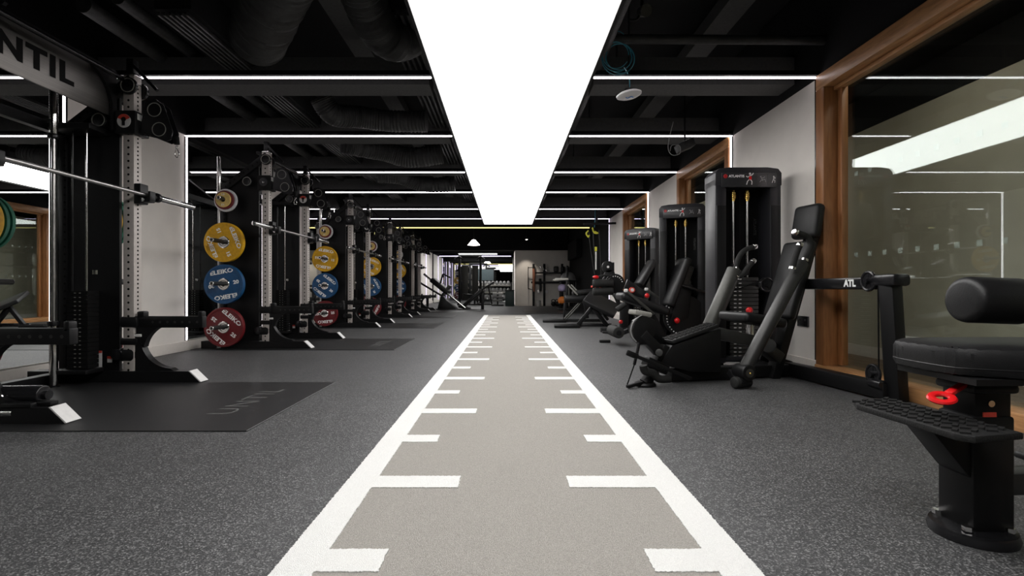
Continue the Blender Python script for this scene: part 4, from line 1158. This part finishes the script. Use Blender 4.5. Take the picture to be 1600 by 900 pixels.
B().cyl(r1 + Vector((0.0, 0, 0)), r1 + Vector((0.02, 0, 0)), 0.055, 30).cyl(r1, r1 + Vector((0.35, 0, -0.01)), 0.02, 14).build('roller_axle', 'black', S)
B().bar((0.42, 0.05, 0.03), (0.42, 0.05, 0.95), 0.08, 0.08, 0.01).build('rear_column', 'black', S)
# tread plate
T = Matrix.Translation((-0.142, 0.0, 0.332)) @ Matrix.Rotation(math.radians(-3), 4, 'Y') @ Matrix.Rotation(math.radians(4), 4, 'Z')
tp = B(T).prism([(-0.055, -0.20), (-0.075, -0.17), (-0.075, 0.15), (-0.045, 0.20), (0.075, 0.20), (0.075, -0.20)], 'xy', -0.008, 0.010, 0.004).build('tread_plate', 'tread', S)
rb = B(T)
for i in range(15):
    for jx in range(4):
        rb.box((-0.054 + jx * 0.036, -0.175 + i * 0.025 + (jx % 2) * 0.009, 0.012), (0.022, 0.011, 0.006), 0, (0, 0, 0.6 if (i + jx) % 2 else -0.6))
stuff(rb.build('tread_rib', 'tread', tp, smooth=False))
B().prism([(-0.17, 0.325), (-0.05, 0.325), (-0.04, 0.17), (-0.06, 0.19)], 'xz', -0.05, 0.05, 0.004).build('plate_bracket', 'black', S)
B().bar((0.05, 0.02, 0.145), (0.46, 0.05, 0.145), 0.07, 0.062, 0.006).build('floor_beam', 'dgrey', S)
B().box((0.19, 0.0, 0.21), (0.09, 0.06, 0.02), 0.006, (0, 0.3, 0)).build('side_pedal', 'black', S)
# ------------------------------------------------------------------ socket on the pale wall
so = thing('wall_socket', 'black double wall socket low on the pale right wall', 'socket', (XR - 0.006, 4.28, 0.42))
B().box((0, 0, 0), (0.012, 0.16, 0.09), 0.003).build('face_plate', 'satin', so)
for s in (-1, 1):
    B().box((-0.007, s * 0.04, 0.012), (0.003, 0.022, 0.016), 0.001).build('rocker', 'dgrey', so)

# ------------------------------------------------------------------ ceiling services
def corrugated(pts, r, name, lab, cat, grp):
    pts = [Vector(p) for p in pts]
    q = []
    for i in range(len(pts) - 1):
        a, b, c, d = pts[max(i - 1, 0)], pts[i], pts[i + 1], pts[min(i + 2, len(pts) - 1)]
        for k in range(22):
            u = k / 22
            q.append(0.5 * ((2 * b) + (c - a) * u + (2 * a - 5 * b + 4 * c - d) * u * u + (3 * b - a - 3 * c + d) * u ** 3))
    rs = [r * (1 + (0.045 if i % 2 else -0.03) + random.uniform(-0.025, 0.025)) for i in range(len(q))]
    o = B().tube(q, rs, 28, smooth=False).build(name, 'duct')
    return tag(o, lab, cat, grp)
g = 'flexible ceiling ducts'
corrugated([at(452, -60, 2.9), at(432, -15, 3.2), at(412, 35, 3.5), at(402, 62, 3.75)], 0.19, 'flexible_duct', 'wide crinkled black duct bending down above the nearest rack', 'duct', g)
corrugated([at(548, -70, 3.0), at(570, 0, 3.3), at(592, 46, 3.55), at(618, 64, 3.72), at(640, 58, 3.9)], 0.14, 'flexible_duct', 'crinkled black duct bending towards the cable tray by the light panel', 'duct', g)
corrugated([at(500, 150, 5.0), at(520, 178, 5.1), at(560, 183, 5.3), at(610, 189, 5.4), at(668, 190, 5.4)], 0.11, 'flexible_duct', 'black duct running across the ceiling between the first two light strips', 'duct', g)
corrugated([at(535, 222, 6.3), at(560, 228, 6.4), at(600, 236, 6.6), at(640, 246, 6.7), at(692, 240, 6.7)], 0.13, 'flexible_duct', 'black duct sagging across the ceiling beyond the second light strip', 'duct', g)
corrugated([at(590, 274, 8.0), at(625, 276, 8.1), at(660, 288, 8.3), at(712, 288, 8.3)], 0.12, 'flexible_duct', 'black duct across the ceiling beyond the third light strip', 'duct', g)
def tray(x0, x1, z, y0, y1, n, lab):
    o = thing('slot_diffuser', lab, 'vent', ((x0 + x1) / 2, y0, z), 0, 'long slotted ceiling vents')
    w_ = (x1 - x0)
    for i in range(n):
        B().box((-w_ / 2 + w_ * (i + 0.5) / n, (y1 - y0) / 2, 0), (w_ / n * 0.45, y1 - y0, 0.03), 0.003, seg=1).build('slat', 'duct', o, smooth=False)
    B().box((0, (y1 - y0) / 2, 0.17), (w_ + 0.02, y1 - y0, 0.28)).build('vent_box', 'ceiling', o, smooth=False)
tray(-2.46, -2.22, 2.63, 3.5, 13.0, 6, 'long slotted black vent running back above the racks')
tray(-0.90, -0.62, 2.63, 3.5, 13.0, 6, 'long slotted black vent running back beside the light panel')
pipes = [(-3.05, 2.75, 0.06, 'pipe along the ceiling near the left wall'), (-2.80, 2.80, 0.05, 'second pipe along the left ceiling above the racks'),
         (0.80, 2.62, 0.03, 'pipe along the ceiling close to the right edge of the light panel')]
for x, z, r, lab in pipes:
    o = B().cyl((x, 0.5 if x > 0 else 3.6, z), (x, 14, z), r, 16).build('ceiling_pipe', 'duct')
    tag(o, 'black ' + lab, 'pipe', 'ceiling pipes')
o = B().cyl((0.84, 4.0, 2.70), (2.6, 4.0, 2.69), 0.036, 16).build('ceiling_pipe', 'duct')
tag(o, 'black pipe crossing the ceiling to the right wall before the first light strip', 'pipe', 'ceiling pipes')
for x0, x1, z, lab in ((1.78, 1.99, 3.0, 'right'), (-1.50, -1.31, 3.0, 'left')):
    o = B().box(((x0 + x1) / 2, 7.5, z + 0.06), (x1 - x0, 13, 0.12)).build('cable_duct', 'ceilgrey', smooth=False)
    tag(o, 'flat grey duct running back along the ceiling, %s of the light panel' % lab, 'duct', 'flat ceiling ducts')
for i, (y, z) in enumerate(((5.2, 2.78), (6.9, 2.75), (8.5, 2.7))):
    o = B().cyl((1.0, y, z), (2.4, y + 0.1, z), 0.03, 12).cyl((1.15, y, z), (1.15, y, 3.3), 0.012, 8).cyl((2.1, y + 0.08, z), (2.1, y + 0.08, 3.3), 0.012, 8).build('ceiling_pipe', 'duct')
    tag(o, 'thin black pipe hung across the right ceiling behind the %s light strip' % ords[i], 'pipe', 'ceiling pipes')
ap = thing('wireless_access_point', 'white round disc with blue print hanging under the right ceiling', 'access point', (1.04, 4.23, 2.34))
B(Matrix.Rotation(math.radians(-8), 4, 'Y')).lathe([(0, -0.018), (0.08, -0.016), (0.104, -0.004), (0.106, 0.006), (0.09, 0.016), (0, 0.018)], 40).build('disc', 'plastic', ap)
B(Matrix.Rotation(math.radians(-8), 4, 'Y')).tube([(-0.03, -0.01, -0.0195), (-0.01, 0.012, -0.0195), (0.012, -0.012, -0.0195), (0.035, 0.010, -0.0195)], 0.005, 6).build('blue_mark', 'blueprint', ap)
B().cyl((0, 0, 0.016), (0, 0, 0.05), 0.04, 16).build('bracket', 'black', ap)
B().cyl((0, 0, 0.05), (0, 0, 0.95), 0.008, 8).build('drop_rod', 'dgrey', ap)
b = B()
for i in range(5):
    c = at(962 + i * 2.2, 86 + (i % 3) * 2, 3.95); R_ = 0.105 + 0.012 * (i % 3)
    b.tube([(c.x + R_ * math.cos(t * PI / 6 + i), c.y + 0.01 * i, c.z + R_ * 1.0 * math.sin(t * PI / 6 + i)) for t in range(12)], 0.0032, 6)
b.tube([at(975, 105, 3.95), at(983, 120, 4.1), at(984, 140, 4.23)], 0.0035, 6)
b.tube([at(939, 46, 3.95), at(950, 46.5, 3.95)], 0.004, 6)
b.tube([at(962, 48, 3.95), at(970, 50, 3.95), at(975, 54, 3.95)], 0.0035, 6)
tag(b.build('cable_coil', 'cyan'), 'coil of blue data cable hanging by the light panel', 'cable')
sp = thing('ceiling_spotlight', 'small unlit grey spotlight under the right ceiling near the light panel', 'spotlight', at(1003, 16, 3.6))
B().cyl((0.0, 0.02, 0.0), (0.015, -0.06, -0.035), 0.035, 20, r2=0.042).build('head', 'graph', sp)
B().tube([(0, 0, 0.04), (-0.03, 0, -0.06), (-0.09, 0, -0.07)], 0.008, 8).cyl((0, 0, 0.03), (0, 0, 0.5), 0.012, 8).build('bracket', 'black', sp)
wcab = B().tube([at(1052, 190, 5.4), at(1046, 215, 5.45), at(1044, 232, 5.5), at(1050, 242, 5.5), at(1062, 240, 5.5), at(1062, 228, 5.5), at(1050, 227, 5.5), at(1047, 236, 5.5)], 0.004, 6).build('loose_cable', 'hexgrey')
tag(wcab, 'loose pale cable loop hanging under the right ceiling', 'cable')
jb = thing('ceiling_unit', 'small dark box hung under the ceiling by the loose cable', 'ceiling unit', at(1070, 228, 5.6))
B().box((0, 0, 0), (0.18, 0.16, 0.09), 0.01, (0, -0.4, 0)).build('case', 'duct', jb)
B().cyl((0, 0, 0), (0, 0, 0.9), 0.01, 8).build('hanger', 'black', jb)

# ------------------------------------------------------------------ far end: leg press, pulley tower, benches, racks of dumbbells
O = (-1.5, 16.9)
L = thing('leg_press', 'black leg press with sloping chrome rails at the far left', 'gym machine', (O[0], O[1], 0), 0)
P = plane(O, 0.0)
for v in (-0.28, 0.28):
    B().cyl(P(662, 428, v), P(727, 481, v), 0.035, 14).build('slide_rail', 'chrome', L)
    B().bar(P(655, 441, v), P(690, 462, v), 0.06, 0.06, 0.008).build('plate_peg', 'black', L)
    B().bar(P(665, 484, v), P(752, 485, v), 0.08, 0.08, 0.01).build('base_beam', 'black', L)
    B().bar(P(668, 480, v), P(668, 462, v), 0.08, 0.08, 0.01).build('side_post', 'black', L)
sl0, sl1 = P(676, 437), P(702, 458)
B().bar(sl0, sl1, 0.85, 0.16, 0.02).build('sled', 'black', L)
B().bar(P(692, 462), P(704, 446), 0.8, 0.06, 0.01).build('foot_plate', 'dgrey', L)
B().bar(P(722, 480), P(755, 452), 0.5, 0.12, 0.04).build('back_pad', 'pad', L)
B().bar(P(717, 478), P(735, 483), 0.5, 0.10, 0.03).build('seat_pad', 'pad', L)
B().bar(P(754, 486), P(754, 455), 0.10, 0.10, 0.01).build('rear_post', 'black', L)
B().bar(P(754, 452, -0.3), P(754, 452, 0.3), 0.06, 0.06, 0.01).build('rear_bar', 'black', L)
B().bar(P(686, 450, -0.3), P(692, 428, -0.3), 0.05, 0.05, 0.01).bar(P(692, 428, -0.3), P(704, 434, -0.3), 0.05, 0.05, 0.01).build('handle', 'black', L)
B().prism([(p.x, p.z) for p in (P(684, 486), P(690, 462), P(700, 470), P(720, 486))], 'xz', -0.25, 0.25, 0.01).build('frame_side', 'black', L)

def pulley_tower(x, y):
    t = thing('cable_tower', 'dark cable tower with two grey shields before the far mirror', 'gym machine', (x, y, 0))
    for s in (-1, 1):
        B().box((s * 0.45, 0, 1.05), (0.10, 0.10, 2.1), 0.01).build('post', 'black', t)
        B().box((s * 0.22, -0.03, 0.95), (0.26, 0.10, 1.5), 0.02).build('shield', 'graph', t)
        B().box((s * 0.45, 0, 0.04), (0.12, 0.9, 0.08), 0.01).build('foot', 'black', t)
        B().tube([(s * 0.30, -0.05, 1.95), (s * 0.45, -0.25, 2.05), (s * 0.62, -0.32, 1.95)], 0.03, 10).build('grip_arm', 'black', t)
    B().box((0, 0, 2.06), (1.0, 0.12, 0.12), 0.01).build('crossbeam', 'black', t)
    return t
pulley_tower(-1.55, 21.4)
tv = thing('wall_screen', 'dark television screen held on a black stand at the far end', 'screen', (-1.02, 22.6, 0))
B().box((0, 0, 1.32), (0.95, 0.05, 0.55), 0.008).build('bezel', 'black', tv)
B().box((0, -0.028, 1.32), (0.90, 0.004, 0.50)).build('display', 'screen', tv)
B().box((0, 0.02, 0.55), (0.07, 0.05, 1.1), 0.006).build('pole', 'black', tv)
B().box((0, 0, 0.03), (0.6, 0.45, 0.05), 0.01).build('foot', 'black', tv)
# dumbbell rack with dumbbells
dr = thing('dumbbell_rack', 'black dumbbell rack with pale shelves before the far mirror', 'rack', (-0.62, 23.4, 0))
for s in (-1, 1):
    B().box((s * 0.85, 0, 0.5), (0.07, 0.45, 1.0), 0.008).build('side_frame', 'black', dr)
shelfz = (0.22, 0.55, 0.88)
for z in shelfz:
    B().box((0, 0, z), (1.64, 0.40, 0.04), 0.004, (math.radians(14), 0, 0)).build('shelf', 'padgrey' if z > 0.3 else 'black', dr)
dbs = thing('dumbbell', 'd', 'dumbbell', (0, 0, 0), 0, 'dumbbells on the far rack')
for s in (-1, 1):
    B().cyl((0, s * 0.06, 0), (0, s * 0.15, 0), 0.065, 12, bev=0.008).build('head', 'hexgrey', dbs)
B().cyl((0, -0.07, 0), (0, 0.07, 0), 0.016, 10).build('handle', 'chrome', dbs)
k = 0
for zi, z in enumerate(shelfz):
    for i in range(9):
        o = dbs if k == 0 else dup(dbs)
        k += 1
        o.location = (-0.62 - 0.72 + i * 0.18, 23.4, z + 0.09)
        o.rotation_euler = (math.radians(14), 0, 0)
        o['label'] = 'grey dumbbell on the %s shelf of the far rack, %s from the left' % (('bottom', 'middle', 'top')[zi], ['first'] [0] if i == 0 else ords[i])
ib = thing('incline_bench', 'black incline bench with raised back standing before the dumbbell rack', 'bench', (-0.95, 20.9, 0))
B().bar((-0.45, 0, 0.42), (0.45, 0, 0.98), 0.30, 0.08, 0.03).build('back_pad', 'pad', ib)
B().bar((-0.85, 0, 0.46), (-0.45, 0, 0.42), 0.30, 0.08, 0.03).build('seat_pad', 'pad', ib)
B().bar((-0.6, 0, 0.05), (-0.45, 0, 0.40), 0.08, 0.06, 0.01).bar((0.35, 0, 0.05), (0.2, 0, 0.80), 0.08, 0.06, 0.01).build('leg', 'black', ib)
B().box((-0.1, 0, 0.04), (1.3, 0.08, 0.06), 0.01).box((0.4, 0, 0.03), (0.07, 0.55, 0.055), 0.01).box((-0.7, 0, 0.03), (0.07, 0.45, 0.055), 0.01).build('base', 'black', ib)
bx = thing('storage_box', 'dark green upright storage box against the pale far wall', 'box', (0.14, 20.0, 0))
B().box((0, 0, 0.31), (0.36, 0.40, 0.62), 0.015).build('body', 'bin', bx)
B().box((0, 0, 0.635), (0.38, 0.42, 0.03), 0.01).build('lid', 'black', bx)
sb = thing('spinning_stand', 'low dark weight stand beside the green storage box', 'stand', (-0.35, 20.3, 0))
B().box((0, 0, 0.03), (0.5, 0.35, 0.05), 0.01).box((0, 0, 0.3), (0.06, 0.06, 0.55), 0.008).build('frame', 'black', sb)
for i, z in enumerate((0.22, 0.36, 0.5)):
    B().cyl((-0.2, 0, z), (0.2, 0, z), 0.05, 14, bev=0.01).build('weight', 'hexgrey' if i != 2 else 'sticker', sb)
# downlight washing the pale far wall
dl = thing('downlight', 'small round black downlight in the ceiling before the pale far wall', 'lamp', (0.80, 19.55, 2.62))
B().cyl((0, 0, 0.0), (0, 0, 0.16), 0.06, 20).cyl((0, 0, 0.16), (0, 0, 0.68), 0.012, 8).build('housing', 'black', dl)
B().cyl((0, 0, -0.004), (0, 0, 0.004), 0.045, 20).build('lens', 'lamp', dl)
sd = bpy.data.lights.new('downlight_spot', 'SPOT')
sd.energy = 60; sd.spot_size = math.radians(62); sd.spot_blend = 0.5; sd.color = (1.0, 0.90, 0.78); sd.shadow_soft_size = 0.04
so_ = bpy.data.objects.new('downlight_spot', sd); COL.objects.link(so_); so_.parent = dl; so_.location = (0, 0, -0.02)
so_.rotation_euler = (math.radians(12), 0, 0)
# pendant lamp
pl = thing('pendant_lamp', 'small glowing cone lamp hanging from the far ceiling', 'lamp', (-1.17, 18.0, 2.27))
B().lathe([(0.0, 0.20), (0.05, 0.19), (0.22, 0.0), (0.0, 0.0)], 28).build('shade', 'lamp', pl)
B().cyl((0, 0, 0.19), (0, 0, 1.03), 0.01, 8).build('stem', 'black', pl)

# wall storage in the right alcove
wsr = thing('accessory_rail', 'black perforated storage frame with shelf on the pale far wall', 'rack', (1.75, 20.1, 0))
for x in (-0.65, -0.22, 0.5):
    B().box((x, 0, 0.85), (0.09, 0.06, 1.7), 0.006).build('post', 'black', wsr)
B().box((0.0, -0.02, 0.95), (1.5, 0.10, 0.08), 0.006).build('lower_rail', 'black', wsr)
B().box((0.1, -0.12, 1.33), (1.35, 0.35, 0.05), 0.006).build('shelf', 'black', wsr)
hb = B()
for i in range(4):
    for j in range(3):
        disc(hb, (-0.26 + j * 0.09 + 0.14, -0.034, 0.75 + i * 0.12), 0.014, 'y', n=8)
stuff(hb.build('peg_dot', 'sticker', wsr))
sw = B()
for i, (dx, dz) in enumerate(((-0.40, 1.62), (-0.28, 1.58), (-0.10, 1.56), (-0.18, 1.48))):
    sw.bar((dx, -0.06, dz), (dx + 0.06, -0.06, dz - 0.14), 0.02, 0.02, 0.004)
stuff(sw.build('snap_hook', 'chrome', wsr))
for i, (x, m, lab) in enumerate(((0.24, 'dgrey', 'grey box on the shelf of the far wall frame'), (0.50, 'pad', 'black bag on the shelf of the far wall frame'), (0.68, 'pad', 'black round bag at the right end of the far wall shelf'))):
    o = B().box((1.75 + x, 19.94, 1.476), (0.20 if i == 0 else 0.15, 0.2, 0.235), 0.05, seg=3).build('storage_bag', m)
    tag(o, lab, 'bag', 'items on the far wall shelf')
o = B().tube([(1.10, 20.0, 1.55), (0.92, 20.0, 1.54), (0.88, 20.0, 1.50), (0.88, 20.0, 0.75), (0.92, 20.0, 0.70), (1.02, 20.0, 0.66)], 0.016, 8).build('resistance_band', 'black')
tag(o, 'thin black loop band hanging left of the brown belt on the far wall', 'band')
o = B().tube([(1.09, 19.97, 1.50), (1.11, 19.94, 1.2), (1.10, 19.94, 0.85), (1.12, 19.94, 0.58)], [0.04, 0.06, 0.055, 0.03], 10).build('hanging_belt', 'brown')
tag(o, 'brown leather belt hanging on the far wall frame', 'belt')
o = B().tube([(1.35, 19.97, 1.1), (1.37, 19.97, 0.8), (1.36, 19.97, 0.6)], 0.05, 10).build('hanging_strap', 'pad')
tag(o, 'black strap bundle hanging on the middle of the far wall frame', 'strap', 'straps on the far wall frame')
for x in (1.30, 1.62):
    o = B().box((x, 20.02, 0.58), (0.11, 0.05, 0.13), 0.02).build('chalk_bag', 'plastic')
    tag(o, 'small white pouch hanging on the far wall frame, ' + ('left' if x < 1.5 else 'right'), 'pouch', 'white pouches')
bk = thing('bucket', 'small white bucket on the floor by the far wall', 'bucket', (1.27, 19.75, 0))
B().lathe([(0, 0), (0.075, 0), (0.105, 0.23), (0.11, 0.235), (0.10, 0.225), (0.07, 0.01), (0, 0.01)], 24).build('pail', 'bucket', bk)
B().tube([(-0.105, 0, 0.2), (0, -0.06, 0.12), (0.105, 0, 0.2)], 0.004, 6).build('handle', 'dgrey', bk)
kb0 = None
for i, (x, y) in enumerate(((1.86, 19.7), (2.02, 19.85), (2.1, 19.6))):
    if kb0 is None:
        kb0 = thing('kettlebell', 'k', 'kettlebell', (x, y, 0), 0, 'kettlebells by the far wall')
        B().ball((0, 0, 0.10), 0.10, (1, 1, 0.98)).build('bell', 'pad', kb0)
        B().tube([(-0.06, 0, 0.16), (-0.065, 0, 0.24), (0, 0, 0.27), (0.065, 0, 0.24), (0.06, 0, 0.16)], 0.016, 8).build('handle', 'satin', kb0)
    o = kb0 if i == 0 else dup(kb0)
    o.location = (x, y, 0)
    o['label'] = 'black kettlebell on the floor by the far wall, %s from the left' % ('first', 'second', 'third')[i]
# ball stand
bs = thing('ball_stand', 'black upright ball stand in the dark right alcove', 'stand', (1.80, 16.2, 0.0155))
B().box((0.18, 0.05, 0.72), (0.07, 0.07, 1.42), 0.01).box((0.12, 0, 0.03), (0.5, 0.5, 0.05), 0.01).build('post', 'black', bs)
for z in (0.20, 0.60, 1.02):
    q = B(); q.ring((0, -0.05, z), 0.10, 0.012, 'z', 24, 6); q.bar((0.1, 0, z), (0.18, 0.05, z), 0.03, 0.03); q.build('ball_ring', 'black', bs)
for z, m, lab in ((0.30, 'orange', 'orange ball on the lowest ring of the dark ball stand'), (0.70, 'lilac', 'lilac ball on the middle ring of the dark ball stand')):
    o = B().ball((1.80, 16.15, z + 0.02), 0.13, n=22).build('exercise_ball', m)
    tag(o, lab, 'ball', 'balls on the stand')
o = B(Matrix.Translation((2.19, 17.7, 1.03))).lathe([(0, 0.27), (0.10, 0.255), (0.19, 0.20), (0.25, 0.11), (0.27, 0.0), (0.29, -0.03), (0, -0.035)], 36).build('balance_dome', 'hexgrey')
tag(o, 'grey half-dome balance trainer on the black shelf in the right alcove', 'balance trainer')
ds = thing('dome_shelf', 'black shelf stand carrying the grey half-dome in the right alcove', 'shelf', (2.19, 17.7, 0))
B().box((0, 0, 0.97), (0.6, 0.5, 0.04), 0.006).build('top', 'black', ds)
for sx in (-1, 1):
    for sy in (-1, 1):
        B().box((sx * 0.26, sy * 0.21, 0.475), (0.05, 0.05, 0.95), 0.006).build('leg', 'black', ds)
struct(B().box((1.52, 15.1, 0.008), (1.94, 2.8, 0.014), 0.004).build('floor_platform', 'mat', smooth=False))
wp = struct(B().box((2.45, 18.0, 2.08), (0.18, 2.4, 0.62), 0.01).build('trim_speaker_shelf', 'blackwall', smooth=False))
# suspension straps hung near the right wall
ss = thing('suspension_trainer', 'yellow and black suspension straps hanging by the right wall', 'strap', (2.05, 11.6, 0))
B().tube([(-0.13, 0, 2.03), (-0.10, 0, 1.7), (-0.03, 0, 1.2), (0.02, 0, 0.95)], 0.010, 8).tube([(0.10, 0, 2.05), (0.13, 0, 1.6), (0.15, 0, 0.95)], 0.010, 8).tube([(-0.03, 0, 2.05), (-0.02, 0, 1.7), (0, 0, 1.5)], 0.012, 8).build('webbing', 'pad', ss)
B().tube([(-0.14, 0, 2.05), (-0.19, 0, 1.98), (-0.14, 0, 1.90), (-0.12, 0, 1.95)], 0.018, 8).tube([(-0.05, 0, 2.12), (-0.01, 0, 2.0), (0.08, 0, 1.99), (0.0, 0, 2.03)], 0.018, 8).build('yellow_handle', 'strap', ss)
B().box((0.03, -0.02, 1.62), (0.055, 0.012, 0.10), 0.004).build('yellow_badge', 'strap', ss)
B().box((0.03, -0.02, 1.35), (0.035, 0.010, 0.42), 0.002).build('printed_strap', 'sticker', ss)
B().tube([(0, 0, 2.12), (0.02, 0, 2.6), (0.03, 0, 3.3)], 0.008, 8).build('anchor_strap', 'cyan', ss)
B().bar((-0.25, 0, 2.20), (0.50, 0, 2.22), 0.05, 0.05, 0.006).bar((0.05, 0, 2.2), (0.05, 0, 3.3), 0.05, 0.05, 0.006).build('anchor_bar', 'black', ss)
